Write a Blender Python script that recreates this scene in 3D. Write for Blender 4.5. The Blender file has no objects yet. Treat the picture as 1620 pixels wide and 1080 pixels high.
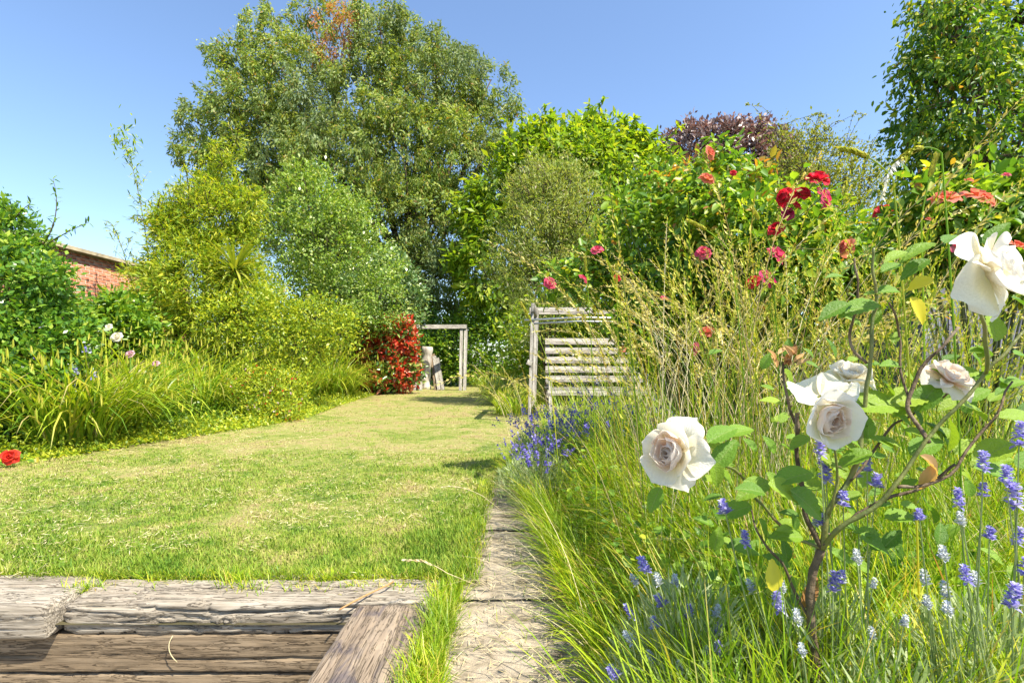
import bpy, math, random
import numpy as np
from mathutils import Vector, Matrix
R = math.radians
rng = np.random.default_rng(7)
random.seed(7)
sc = bpy.context.scene
col = sc.collection

# ------------------------------------------------------------------ camera, sky, sun, exposure
CAM_Z = 0.9; F = 810.0; CX = 810.0; HY = 572.0
cam_d = bpy.data.cameras.new('camera'); cam = bpy.data.objects.new('camera', cam_d); col.objects.link(cam)
cam.location = (0, 0, CAM_Z); cam.rotation_euler = (R(90), 0, 0)
cam_d.sensor_width = 36; cam_d.lens = 18.0; cam_d.shift_y = (HY-540)/1620.0
cam_d.clip_start = 0.05; cam_d.clip_end = 2000
sc.camera = cam
world = bpy.data.worlds.new('World'); sc.world = world; world.use_nodes = True
SUN = Vector((0.60, -0.50, 1.18)).normalized()
wn = world.node_tree.nodes; wl = world.node_tree.links; wn.clear()
sky = wn.new('ShaderNodeTexSky'); sky.sky_type = 'NISHITA'; sky.sun_disc = False
sky.sun_elevation = math.asin(SUN.z); sky.sun_rotation = math.atan2(SUN.x, SUN.y)
sky.air_density = 1.0; sky.dust_density = 0.6; sky.ozone_density = 3.4; sky.altitude = 50
bg = wn.new('ShaderNodeBackground'); bg.inputs['Strength'].default_value = 0.13
wo = wn.new('ShaderNodeOutputWorld'); wl.new(sky.outputs[0], bg.inputs[0]); wl.new(bg.outputs[0], wo.inputs[0])
sl = bpy.data.lights.new('sun', 'SUN'); sl.energy = 4.8; sl.angle = R(0.5); sl.color = (1.0, 0.935, 0.80)
so = bpy.data.objects.new('sun', sl); col.objects.link(so); so.location = (6, -6, 12)
so.rotation_euler = (-SUN).to_track_quat('-Z', 'Y').to_euler()
sc.view_settings.view_transform = 'Standard'; sc.view_settings.look = 'None'
sc.view_settings.exposure = 1.14; sc.view_settings.gamma = 1.0
sc.cycles.max_bounces = 8; sc.cycles.diffuse_bounces = 4; sc.cycles.transmission_bounces = 6
sc.cycles.glossy_bounces = 2; sc.cycles.use_denoising = True; sc.cycles.denoising_prefilter = 'ACCURATE'; sc.cycles.sample_clamp_indirect = 6

# ------------------------------------------------------------------ helpers
def W(px, py, Y):
    return np.array([(px-CX)*Y/F, Y, CAM_Z-(py-HY)*Y/F])
def GY(py, z=0.0):
    return F*(CAM_Z-z)/(py-HY)
def G(px, py):
    Y = GY(py); return np.array([(px-CX)*Y/F, Y, 0.0])
def unit(v):
    return v/np.maximum(np.linalg.norm(v, axis=-1, keepdims=True), 1e-9)
def rdir(n):
    return unit(rng.normal(size=(n, 3)))
def hash3(i, s):
    h = (i[..., 0]*374761393 + i[..., 1]*668265263 + i[..., 2]*2147483647 + s*974634777) & 0xffffffff
    h = ((h ^ (h >> 13))*1274126177) & 0xffffffff
    return ((h ^ (h >> 16)) & 0xffff)/65535.0
def vnoise(p, seed=0):
    p = np.asarray(p, float); i = np.floor(p).astype(np.int64); f = p-i; f = f*f*(3-2*f); r = 0
    for dx in (0, 1):
        for dy in (0, 1):
            for dz in (0, 1):
                w = (f[..., 0] if dx else 1-f[..., 0])*(f[..., 1] if dy else 1-f[..., 1])*(f[..., 2] if dz else 1-f[..., 2])
                r = r + w*hash3(i+np.array([dx, dy, dz]), seed)
    return r*2-1
def fbm(p, o=3, seed=0):
    r = 0; a = 1.0
    for k in range(o):
        r = r+a*vnoise(np.asarray(p)*2**k, seed+k); a *= .5
    return r

class MB:
    def __init__(s): s.v = []; s.q = []; s.t = []; s.n = 0
    def add(s, v, q=None, t=None):
        v = np.asarray(v, float).reshape(-1, 3)
        if q is not None and len(q): s.q.append(np.asarray(q, np.int64).reshape(-1, 4)+s.n)
        if t is not None and len(t): s.t.append(np.asarray(t, np.int64).reshape(-1, 3)+s.n)
        s.v.append(v); s.n += len(v)
    def mesh(s, name, mat, smooth=False):
        v = np.concatenate(s.v); q = np.concatenate(s.q) if s.q else np.zeros((0, 4), int); t = np.concatenate(s.t) if s.t else np.zeros((0, 3), int)
        me = bpy.data.meshes.new(name); me.vertices.add(len(v)); me.vertices.foreach_set('co', v.ravel().astype(np.float32))
        nl = q.size+t.size; me.loops.add(nl); me.loops.foreach_set('vertex_index', np.concatenate([q.ravel(), t.ravel()]).astype(np.int32))
        me.polygons.add(len(q)+len(t))
        ls = np.concatenate([np.arange(len(q))*4, q.size+np.arange(len(t))*3]).astype(np.int32)
        me.polygons.foreach_set('loop_start', ls)
        if smooth: me.polygons.foreach_set('use_smooth', np.ones(len(q)+len(t), bool))
        me.update(calc_edges=True); me.validate()
        if mat: me.materials.append(mat)
        return me
    def build(s, name, mat, parent=None, smooth=False, kind=None):
        return link(name, s.mesh(name, mat, smooth), parent, kind)
def link(name, me, parent=None, kind=None):
    o = bpy.data.objects.new(name, me); col.objects.link(o)
    if parent is not None: o.parent = parent
    if kind: o['kind'] = kind
    return o
def thing(name, label, cat, loc=(0, 0, 0), group=None):
    o = bpy.data.objects.new(name, None); col.objects.link(o); o.empty_display_size = .1
    o.location = tuple(float(c) for c in loc); tag(o, label, cat, group); return o
def tag(o, label, cat, group=None, kind=None):
    o['label'] = label; o['category'] = cat
    if group: o['group'] = group
    if kind: o['kind'] = kind
    return o
class Part(MB):
    """collects world-space geometry, written relative to the thing's base"""
    def __init__(s, root): super().__init__(); s.root = root; s.off = np.array(root.location)
    def add(s, v, q=None, t=None): super().add(np.asarray(v, float).reshape(-1, 3)-s.off, q, t)
    def build(s, name, mat, parent=None, smooth=False, kind=None):
        return super().build(name, mat, parent or s.root, smooth, kind)

def tube(mb, pts, rad, sides=6, cap=True):
    pts = np.asarray(pts, float); n = len(pts); rad = np.broadcast_to(np.asarray(rad, float), (n,))
    T = np.gradient(pts, axis=0); T = unit(T)
    ref = np.array([0, 0, 1.]) if abs(T[:, 2]).mean() < .9 else np.array([1., 0, 0])
    U = unit(np.cross(T, ref)); V = np.cross(T, U)
    a = np.arange(sides)*2*math.pi/sides
    v = pts[:, None]+rad[:, None, None]*(np.cos(a)[None, :, None]*U[:, None]+np.sin(a)[None, :, None]*V[:, None])
    i = np.arange(n-1)[:, None]*sides; j = np.arange(sides)[None]; k = (j+1) % sides
    q = np.stack([i+j, i+k, i+k+sides, i+j+sides], -1).reshape(-1, 4)
    v = v.reshape(-1, 3); t = []
    if cap:
        v = np.vstack([v, pts[0], pts[-1]]); m = n*sides
        t = [(m, (b+1) % sides, b) for b in range(sides)]+[(m+1, (n-1)*sides+b, (n-1)*sides+(b+1) % sides) for b in range(sides)]
    mb.add(v, q, t)
def bez(p0, p1, p2, n=8):
    t = np.linspace(0, 1, n)[:, None]; p0, p1, p2 = map(np.asarray, (p0, p1, p2))
    return (1-t)**2*p0+2*t*(1-t)*p1+t*t*p2
def wob(pts, a, seed=0, f=2.0):
    pts = np.asarray(pts, float); w = np.stack([fbm(pts*f+7.3*k, 2, seed+k) for k in range(3)], -1)
    e = np.linspace(0, 1, len(pts))[:, None]; return pts+a*w*np.minimum(1, 6*e)
def box(mb, c, s, rot=None, bev=0.0):
    c = np.asarray(c, float); s = np.asarray(s, float)/2
    if bev <= 0:
        v = np.array([[x, y, z] for x in (-1, 1) for y in (-1, 1) for z in (-1, 1)], float)*s
        q = [(0, 1, 3, 2), (4, 6, 7, 5), (0, 4, 5, 1), (2, 3, 7, 6), (0, 2, 6, 4), (1, 5, 7, 3)]; t = []
    else:
        # chamfer: each axis face inset
        v = []; idx = {}
        for ax in range(3):
            for sg in (-1, 1):
                for a in (-1, 1):
                    for b in (-1, 1):
                        p = np.zeros(3); o = [k for k in range(3) if k != ax]
                        p[ax] = sg*s[ax]; p[o[0]] = a*(s[o[0]]-bev); p[o[1]] = b*(s[o[1]]-bev)
                        key = [0, 0, 0]; key[ax] = sg; key[o[0]] = a; key[o[1]] = b
                        idx[(ax,)+tuple(key)] = len(v); v.append(p)
        v = np.array(v); q = []; t = []
        for ax in range(3):
            o = [k for k in range(3) if k != ax]
            for sg in (-1, 1):
                ks = []
                for a, b in ((-1, -1), (1, -1), (1, 1), (-1, 1)):
                    key = [0, 0, 0]; key[ax] = sg; key[o[0]] = a; key[o[1]] = b; ks.append(idx[(ax,)+tuple(key)])
                q.append(ks)
        for ax in range(3):
            o = [k for k in range(3) if k != ax]
            for a in (-1, 1):
                for b in (-1, 1):
                    k1 = [0, 0, 0]; k1[o[0]] = a; k1[o[1]] = b; k1[ax] = -1; k2 = list(k1); k2[ax] = 1
                    q.append([idx[(o[0],)+tuple(k1)], idx[(o[0],)+tuple(k2)], idx[(o[1],)+tuple(k2)], idx[(o[1],)+tuple(k1)]])
        for x in (-1, 1):
            for y in (-1, 1):
                for z in (-1, 1): t.append([idx[(k, x, y, z)] for k in range(3)])
    if rot is not None: v = v @ np.array(rot).T
    mb.add(v+c, q, t)
def rotz(a): return np.array([[math.cos(a), -math.sin(a), 0], [math.sin(a), math.cos(a), 0], [0, 0, 1]])
def roty(a): return np.array([[math.cos(a), 0, math.sin(a)], [0, 1, 0], [-math.sin(a), 0, math.cos(a)]])
def rotx(a): return np.array([[1, 0, 0], [0, math.cos(a), -math.sin(a)], [0, math.sin(a), math.cos(a)]])
def between(mb, a, b, w, h, up=(0, 0, 1), bev=0.004):
    """a squared timber from a to b"""
    a = np.asarray(a, float); b = np.asarray(b, float); d = unit(b-a); u = np.asarray(up, float); s_ = unit(np.cross(d, u)); u = np.cross(s_, d)
    box(mb, (a+b)/2, (np.linalg.norm(b-a), w, h), np.stack([d, s_, u], 1), bev)

def leaf_geo(mb, P, D, N, L, Wd, kind='d', fold=.18):
    n = len(P); D = unit(D); S = unit(np.cross(D, N)); N = np.cross(S, D)
    L = np.broadcast_to(np.asarray(L, float), (n,))[:, None]; Wd = np.broadcast_to(np.asarray(Wd, float), (n,))[:, None]
    if kind == 'd':
        v = np.stack([P, P+D*L*.45+S*Wd*.5+N*Wd*fold, P+D*L, P+D*L*.45-S*Wd*.5+N*Wd*fold], 1)
        q = np.arange(n)[:, None]*4+np.arange(4)[None]
        mb.add(v, q)
    else:
        a, b = (.28, .68) if kind == 'o' else (.2, .5)
        dr = N*L*-.10
        v = np.stack([P, P+D*L*a+S*Wd*.46+N*Wd*fold, P+D*L*b+S*Wd*.42+N*Wd*fold+dr*.5, P+D*L+dr,
                      P+D*L*b-S*Wd*.42+N*Wd*fold+dr*.5, P+D*L*a-S*Wd*.46+N*Wd*fold], 1)
        i = np.arange(n)[:, None]*6
        q = np.concatenate([i+np.array([[0, 1, 2, 3]]), i+np.array([[0, 3, 4, 5]])])
        mb.add(v, q)
def blades(mb, P, az, L, Wd, lean, curl, k=4, twist=.3, taper=1.0):
    """curved grass blades; returns tip points and end directions"""
    n = len(P); L = np.broadcast_to(np.asarray(L, float), (n,)); Wd = np.broadcast_to(np.asarray(Wd, float), (n,))
    lean = np.broadcast_to(np.asarray(lean, float), (n,)); curl = np.broadcast_to(np.asarray(curl, float), (n,))
    h = np.stack([np.cos(az), np.sin(az), 0*az], -1); up = np.array([0, 0, 1.])
    sa = az+math.pi/2+rng.normal(0, twist, n); S = np.stack([np.cos(sa), np.sin(sa), 0*sa], -1)
    c = [P]; 
    for i in range(k):
        th = lean+curl*((i+.5)/k)**1.3
        c.append(c[-1]+(h*np.sin(th)[:, None]+up*np.cos(th)[:, None])*(L/k)[:, None])
    vs = []
    for i in range(k):
        w = Wd*.5*(1-(i/k)**2*taper*.7)*(0.75 if i == 0 else 1)
        vs += [c[i]-S*w[:, None], c[i]+S*w[:, None]]
    vs.append(c[k]); m = 2*k+1
    v = np.stack(vs, 1); b = np.arange(n)[:, None]*m
    q = np.concatenate([b+np.array([[2*i, 2*i+1, 2*i+3, 2*i+2]]) for i in range(k-1)]) if k > 1 else None
    t = b+np.array([[2*k-2, 2*k-1, 2*k]])
    mb.add(v, q, t)
    return c, h

# ------------------------------------------------------------------ materials
def nt(name):
    m = bpy.data.materials.new(name); m.use_nodes = True; t = m.node_tree; t.nodes.clear()
    out = t.nodes.new('ShaderNodeOutputMaterial'); return m, t, out
def ramp(t, stops, interp='LINEAR'):
    r = t.nodes.new('ShaderNodeValToRGB'); e = r.color_ramp.elements; r.color_ramp.interpolation = interp
    while len(e) < len(stops): e.new(.5)
    for x, (p, c) in zip(e, stops): x.position = p; x.color = (*c, 1) if len(c) == 3 else c
    return r
def noise(t, scale, detail=3, rough=.55, vec=None, dist=0):
    n = t.nodes.new('ShaderNodeTexNoise'); n.inputs['Scale'].default_value = scale; n.inputs['Detail'].default_value = detail
    n.inputs['Roughness'].default_value = rough; n.inputs['Distortion'].default_value = dist
    if vec is not None: t.links.new(vec, n.inputs['Vector'])
    return n
def mixc(t, fac, a, b, mode='MIX'):
    m = t.nodes.new('ShaderNodeMix'); m.data_type = 'RGBA'; m.blend_type = mode
    for s, x in ((m.inputs[0], fac), (m.inputs[6], a), (m.inputs[7], b)):
        if hasattr(x, 'is_output'): t.links.new(x, s)
        else: s.default_value = x if isinstance(x, (int, float)) else (*x, 1)
    return m.outputs[2]
def math_(t, op, a, b=0.0):
    m = t.nodes.new('ShaderNodeMath'); m.operation = op
    for s, x in ((m.inputs[0], a), (m.inputs[1], b)):
        if hasattr(x, 'is_output'): t.links.new(x, s)
        else: s.default_value = x
    return m.outputs[0]
def rnd(t):
    g = t.nodes.new('ShaderNodeNewGeometry'); o = t.nodes.new('ShaderNodeObjectInfo')
    return math_(t, 'FRACT', math_(t, 'ADD', g.outputs['Random Per Island'], math_(t, 'MULTIPLY', o.outputs['Random'], 7.31))), g
GAIN = 1.22
def leafmat(name, stops, trans=.35, rough=.42, spec=.45, patch=None, pscale=.8, tint=(1.25, 1.2, .45), bump=0):
    stops = [(p, tuple(min(.75, x*GAIN*w) for x, w in zip(c, (1.08, 1.06, .85) if c[1] >= c[0] and c[1] > c[2] else (1, 1, 1)))) for p, c in stops]
    if trans >= .3: trans += .06
    m, t, out = nt(name); r, g = rnd(t)
    c = ramp(t, stops); t.links.new(r, c.inputs[0]); cc = c.outputs[0]
    if patch:
        n = noise(t, pscale, 2, .5, g.outputs['Position'])
        pr = ramp(t, [(.42, (0, 0, 0)), (.62, (1, 1, 1))]); t.links.new(n.outputs[0], pr.inputs[0])
        cc = mixc(t, math_(t, 'MULTIPLY', pr.outputs[0], .75), cc, patch)
    b = t.nodes.new('ShaderNodeBsdfPrincipled'); t.links.new(cc, b.inputs['Base Color'])
    b.inputs['Roughness'].default_value = rough; b.inputs['Specular IOR Level'].default_value = spec
    tr = t.nodes.new('ShaderNodeBsdfTranslucent'); tc = mixc(t, 1.0, cc, tint, 'MULTIPLY'); t.links.new(tc, tr.inputs[0])
    mx = t.nodes.new('ShaderNodeMixShader'); mx.inputs[0].default_value = trans
    t.links.new(b.outputs[0], mx.inputs[1]); t.links.new(tr.outputs[0], mx.inputs[2]); t.links.new(mx.outputs[0], out.inputs[0])
    return m
def solid(name, stops, scale=6, rough=.8, bump=.3, bscale=40, spec=.3, stretch=None, metal=0):
    m, t, out = nt(name); tc = t.nodes.new('ShaderNodeTexCoord'); vec = tc.outputs['Object']
    if stretch:
        mp = t.nodes.new('ShaderNodeMapping'); mp.inputs['Scale'].default_value = stretch; t.links.new(vec, mp.inputs[0]); vec = mp.outputs[0]
    n = noise(t, scale, 5, .6, vec, .3); c = ramp(t, stops); t.links.new(n.outputs[0], c.inputs[0])
    oi = t.nodes.new('ShaderNodeObjectInfo'); hs = t.nodes.new('ShaderNodeHueSaturation')
    t.links.new(math_(t, 'ADD', math_(t, 'MULTIPLY', oi.outputs['Random'], .35), .82), hs.inputs['Value']); t.links.new(c.outputs[0], hs.inputs['Color'])
    b = t.nodes.new('ShaderNodeBsdfPrincipled'); t.links.new(hs.outputs[0], b.inputs['Base Color'])
    b.inputs['Roughness'].default_value = rough; b.inputs['Specular IOR Level'].default_value = spec; b.inputs['Metallic'].default_value = metal
    n2 = noise(t, bscale, 4, .6, vec); bp = t.nodes.new('ShaderNodeBump'); bp.inputs['Strength'].default_value = bump; bp.inputs['Distance'].default_value = .01
    t.links.new(n2.outputs[0], bp.inputs['Height']); t.links.new(bp.outputs[0], b.inputs['Normal'])
    t.links.new(b.outputs[0], out.inputs[0]); return m

def turf(name, mode):
    """shared colour field of the lawn: green, straw and thatch patches keyed on world position"""
    m, t, out = nt(name); r, g = rnd(t); pos = g.outputs['Position']
    n1 = noise(t, 1.1, 4, .7, pos, .8); n2 = noise(t, 5.5, 5, .75, pos, .5)
    s = math_(t, 'SUBTRACT', math_(t, 'ADD', math_(t, 'MULTIPLY', n1.outputs[0], .68), math_(t, 'MULTIPLY', n2.outputs[0], .68)), .20)
    sep = t.nodes.new('ShaderNodeSeparateXYZ'); t.links.new(pos, sep.inputs[0])
    # drier away from the timber edge: a slow trend along the garden
    dry = math_(t, 'MULTIPLY', math_(t, 'SUBTRACT', math_(t, 'MINIMUM', sep.outputs[1], 7.0), 3.6), .020)
    lf = math_(t, 'MULTIPLY', math_(t, 'MINIMUM', math_(t, 'ADD', sep.outputs[0], 1.6), 0.0), -.018)
    s = math_(t, 'ADD', math_(t, 'ADD', s, dry), lf)
    if mode == 'blade':
        s = math_(t, 'ADD', s, math_(t, 'MULTIPLY', math_(t, 'SUBTRACT', r, .5), .24))
        c = ramp(t, [(.30, (.10, .21, .015)), (.43, (.20, .31, .022)), (.53, (.31, .37, .045)), (.62, (.43, .41, .12)), (.70, (.42, .34, .15)), (.8, (.30, .21, .10))])
    else:
        c = ramp(t, [(.36, (.12, .17, .03)), (.48, (.22, .25, .05)), (.58, (.33, .29, .11)), (.72, (.30, .21, .10))])
    t.links.new(s, c.inputs[0])
    b = t.nodes.new('ShaderNodeBsdfPrincipled'); t.links.new(c.outputs[0], b.inputs['Base Color']); b.inputs['Roughness'].default_value = .6
    b.inputs['Specular IOR Level'].default_value = .3
    if mode == 'blade':
        tr = t.nodes.new('ShaderNodeBsdfTranslucent'); t.links.new(c.outputs[0], tr.inputs[0]); mx = t.nodes.new('ShaderNodeMixShader'); mx.inputs[0].default_value = .3
        t.links.new(b.outputs[0], mx.inputs[1]); t.links.new(tr.outputs[0], mx.inputs[2]); t.links.new(mx.outputs[0], out.inputs[0])
    else:
        n3 = noise(t, 60, 4, .7, pos); bp = t.nodes.new('ShaderNodeBump'); bp.inputs['Strength'].default_value = .8; bp.inputs['Distance'].default_value = .02
        t.links.new(n3.outputs[0], bp.inputs['Height']); t.links.new(bp.outputs[0], b.inputs['Normal']); t.links.new(b.outputs[0], out.inputs[0])
    return m

def woodmat(name, base, dark, light, axis='X', rough=.75, fine=90, stain=None):
    m, t, out = nt(name); tc = t.nodes.new('ShaderNodeTexCoord')
    def mapped(sc_):
        mp = t.nodes.new('ShaderNodeMapping'); mp.inputs['Scale'].default_value = sc_; t.links.new(tc.outputs['Object'], mp.inputs[0]); return mp.outputs[0]
    k = {'X': lambda a, b: (a, b, b), 'Y': lambda a, b: (b, a, b), 'Z': lambda a, b: (b, b, a)}[axis]
    grain = noise(t, 1, 6, .7, mapped(k(2.2, fine)), .8); broad = noise(t, 1, 4, .6, mapped(k(1.6, 12)), 1.2)
    crack = noise(t, 1, 4, .6, mapped(k(2.0, 46)), 1.8)
    c = ramp(t, [(.25, dark), (.48, base), (.72, light)]); t.links.new(math_(t, 'ADD', math_(t, 'MULTIPLY', grain.outputs[0], .55), math_(t, 'MULTIPLY', broad.outputs[0], .45)), c.inputs[0])
    cr = ramp(t, [(.47, (1, 1, 1)), (.495, (.12, .1, .08)), (.505, (.12, .1, .08)), (.53, (1, 1, 1))]); t.links.new(crack.outputs[0], cr.inputs[0])
    cc = mixc(t, .75, c.outputs[0], cr.outputs[0], 'MULTIPLY')
    if stain:
        sn = noise(t, 1, 4, .6, mapped(k(5, 14)), .5); sr = ramp(t, [(.52, (0, 0, 0)), (.62, (1, 1, 1))]); t.links.new(sn.outputs[0], sr.inputs[0])
        cc = mixc(t, math_(t, 'MULTIPLY', sr.outputs[0], .7), cc, stain)
    oi = t.nodes.new('ShaderNodeObjectInfo'); hs = t.nodes.new('ShaderNodeHueSaturation')
    t.links.new(math_(t, 'ADD', math_(t, 'MULTIPLY', oi.outputs['Random'], .2), .9), hs.inputs['Value']); t.links.new(cc, hs.inputs['Color'])
    b = t.nodes.new('ShaderNodeBsdfPrincipled'); t.links.new(hs.outputs[0], b.inputs['Base Color']); b.inputs['Roughness'].default_value = rough
    b.inputs['Specular IOR Level'].default_value = .25
    hh = math_(t, 'ADD', grain.outputs[0], math_(t, 'MULTIPLY', cr.outputs[0], .8))
    bp = t.nodes.new('ShaderNodeBump'); bp.inputs['Strength'].default_value = .7; bp.inputs['Distance'].default_value = .006
    t.links.new(hh, bp.inputs['Height']); t.links.new(bp.outputs[0], b.inputs['Normal']); t.links.new(b.outputs[0], out.inputs[0]); return m

M = {}
M['turf'] = turf('turf_soil', 'soil'); M['blade'] = turf('lawn_blade', 'blade')
M['soil'] = solid('bed_soil', [(.3, (.05, .045, .02)), (.6, (.10, .085, .04)), (.8, (.14, .11, .06))], 5, .95, .6, 60)
M['patio'] = solid('patio_stone', [(.3, (.2, .17, .13)), (.7, (.32, .28, .22))], 4, .9, .3, 60)
M['slab'] = solid('path_concrete', [(.32, (.13, .105, .07)), (.44, (.28, .23, .165)), (.7, (.41, .345, .26))], 11, .9, .7, 160)
M['sleeper_grey'] = woodmat('weathered_timber', (.30, .255, .195), (.10, .07, .045), (.47, .42, .345))
M['sleeper_brown'] = woodmat('brown_timber', (.20, .145, .088), (.09, .06, .036), (.31, .235, .155), fine=60)
M['sleeper_flat'] = woodmat('tarred_timber', (.25, .19, .135), (.10, .075, .06), (.37, .30, .22), axis='Y', fine=34, stain=(.075, .065, .08))
M['grey_wood'] = woodmat('grey_fence_wood', (.31, .285, .24), (.13, .115, .09), (.46, .43, .38), fine=50)
M['grey_wood_z'] = woodmat('grey_post_wood', (.32, .295, .25), (.14, .12, .095), (.46, .44, .39), axis='Z', fine=50)
M['pale_bark'] = solid('pale_bark', [(.3, (.14, .11, .08)), (.5, (.45, .40, .34)), (.7, (.62, .58, .52))], 6, .9, .8, 25, stretch=(1, 1, .3))
M['bark'] = solid('brown_bark', [(.3, (.05, .035, .022)), (.6, (.11, .08, .05)), (.8, (.2, .16, .11))], 6, .9, .6, 30)
M['euc_bark'] = solid('peeling_bark', [(.3, (.12, .08, .055)), (.6, (.25, .2, .15)), (.8, (.4, .35, .28))], 4, .8, .4, 20, stretch=(1, 1, .25))
M['rose_stem'] = solid('rose_stem', [(.3, (.09, .12, .025)), (.55, (.16, .17, .04)), (.75, (.16, .09, .04))], 14, .5, .3, 80, spec=.5)
M['rose_wood'] = solid('old_rose_wood', [(.3, (.05, .035, .02)), (.55, (.14, .10, .06)), (.75, (.25, .21, .15))], 20, .8, .6, 70)
M['brick'] = solid('red_brick', [(.3, (.27, .085, .045)), (.5, (.40, .14, .075)), (.72, (.50, .24, .15))], 9, .9, .5, 50)
M['mortar'] = solid('mortar', [(.3, (.42, .36, .28)), (.7, (.58, .52, .43))], 9, .95, .4, 70)
M['coping'] = solid('felt_coping', [(.3, (.17, .14, .09)), (.7, (.30, .26, .17))], 5, .9, .4, 30)
M['slate'] = solid('slate_paint', [(.3, (.05, .05, .065)), (.6, (.10, .10, .125)), (.8, (.16, .16, .18))], 6, .7, .3, 30)
M['metal'] = solid('galvanised_steel', [(.3, (.35, .36, .38)), (.7, (.5, .51, .53))], 8, .35, .1, 40, .5, metal=.8)

M['euc'] = leafmat('eucalyptus_leaf', [(0, (.06, .12, .03)), (.25, (.13, .21, .04)), (.5, (.21, .28, .06)), (.72, (.29, .34, .06)), (.92, (.33, .37, .15)), (1, (.34, .17, .04))], .34, .5, .35, (.15, .21, .11), .22)
M['euc_dead'] = leafmat('browned_leaf', [(0, (.30, .11, .03)), (.5, (.45, .20, .07)), (1, (.30, .25, .05))], .3, .6, .2)
M['green1'] = leafmat('lime_leaf', [(0, (.09, .18, .02)), (.4, (.17, .28, .022)), (.8, (.28, .37, .03)), (1, (.40, .42, .05))], .45, .4, .45)
M['green2'] = leafmat('hedge_leaf', [(0, (.06, .14, .018)), (.5, (.13, .25, .025)), (.85, (.24, .35, .035)), (1, (.30, .34, .06))], .38, .35, .5)
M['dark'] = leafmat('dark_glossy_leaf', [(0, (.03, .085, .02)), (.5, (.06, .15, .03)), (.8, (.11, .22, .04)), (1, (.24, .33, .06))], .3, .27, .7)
M['climber'] = leafmat('glossy_climber_leaf', [(0, (.045, .12, .02)), (.45, (.10, .22, .03)), (.8, (.18, .31, .04)), (1, (.34, .40, .07))], .34, .3, .6)
M['grey_green'] = leafmat('grey_green_leaf', [(0, (.14, .20, .05)), (.5, (.25, .31, .09)), (.85, (.36, .39, .16)), (1, (.36, .29, .22))], .35, .5, .3)
M['pitto'] = leafmat('small_pale_edged_leaf', [(0, (.08, .16, .03)), (.4, (.16, .26, .04)), (.8, (.27, .37, .07)), (1, (.44, .48, .26))], .32, .36, .5)
M['laurel'] = leafmat('blue_green_leaf', [(0, (.05, .12, .045)), (.5, (.12, .21, .09)), (.8, (.22, .31, .15)), (1, (.38, .45, .27))], .28, .33, .6)
M['gold'] = leafmat('golden_bamboo_leaf', [(0, (.10, .19, .02)), (.3, (.19, .29, .025)), (.65, (.32, .39, .035)), (1, (.50, .46, .05))], .42, .45, .35)
M['goldgreen'] = leafmat('yellow_green_leaf', [(0, (.10, .18, .02)), (.5, (.25, .34, .03)), (1, (.46, .46, .045))], .4, .4, .4)
M['copper'] = leafmat('copper_leaf', [(0, (.09, .055, .05)), (.5, (.19, .13, .11)), (.8, (.31, .23, .20)), (1, (.42, .34, .31))], .2, .35, .6, tint=(1.2, .7, .6))
M['birch'] = leafmat('fine_yellowish_leaf', [(0, (.11, .15, .03)), (.5, (.20, .24, .045)), (1, (.36, .34, .09))], .4, .4, .4)
M['cherry'] = leafmat('cherry_leaf', [(0, (.04, .11, .02)), (.45, (.09, .19, .022)), (.75, (.20, .30, .03)), (.95, (.34, .38, .05)), (1, (.35, .16, .04))], .42, .45, .4)
M['photinia_red'] = leafmat('red_young_leaf', [(0, (.40, .03, .02)), (.5, (.55, .07, .03)), (.8, (.55, .17, .06)), (1, (.62, .26, .16))], .35, .3, .6, tint=(1.3, .7, .5))
M['photinia_green'] = leafmat('photinia_old_leaf', [(0, (.03, .08, .02)), (.6, (.09, .18, .03)), (1, (.25, .32, .1))], .25, .25, .7)
M['rose_leaf'] = leafmat('rose_leaf', [(0, (.05, .13, .02)), (.4, (.13, .25, .03)), (.75, (.24, .36, .04)), (.93, (.38, .42, .05)), (1, (.34, .14, .03))], .38, .42, .45)
M['rose_leaf_bronze'] = leafmat('young_bronze_leaf', [(0, (.28, .10, .02)), (.5, (.42, .22, .03)), (1, (.40, .33, .05))], .45, .3, .6)
M['sedge'] = leafmat('sedge_blade', [(0, (.08, .17, .02)), (.4, (.20, .31, .025)), (.75, (.36, .42, .035)), (.93, (.42, .40, .07)), (1, (.46, .36, .18))], .35, .35, .5)
M['sedge_old'] = leafmat('cordyline_blade', [(0, (.10, .15, .02)), (.5, (.20, .25, .03)), (1, (.30, .30, .06))], .3, .5, .3)
M['meadow'] = leafmat('meadow_blade', [(0, (.09, .20, .015)), (.25, (.21, .35, .02)), (.6, (.40, .50, .028)), (.86, (.56, .55, .06)), (.95, (.54, .38, .10)), (1, (.60, .50, .22))], .44, .4, .4, (.17, .32, .02), 2.2)
M['seed'] = leafmat('grass_seed', [(0, (.38, .33, .07)), (.5, (.52, .45, .12)), (1, (.60, .52, .22))], .3, .6, .2, tint=(1.1, 1, .6))
M['seedgreen'] = leafmat('green_grass_seed', [(0, (.24, .30, .03)), (.5, (.40, .42, .05)), (1, (.52, .45, .10))], .3, .5, .3, tint=(1.1, 1, .6))
M['straw'] = leafmat('straw', [(0, (.42, .33, .16)), (.5, (.55, .46, .26)), (1, (.64, .56, .36))], .2, .6, .2, tint=(1, 1, .8))
M['lav_leaf'] = leafmat('lavender_leaf', [(0, (.16, .22, .10)), (.5, (.27, .34, .19)), (1, (.42, .47, .32))], .3, .5, .3, tint=(1, 1.05, .7))
M['lav_flower'] = leafmat('lavender_flower', [(0, (.17, .15, .46)), (.35, (.29, .27, .60)), (.7, (.42, .40, .68)), (1, (.50, .54, .56))], .35, .5, .3, tint=(1, .9, 1.1))
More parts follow.
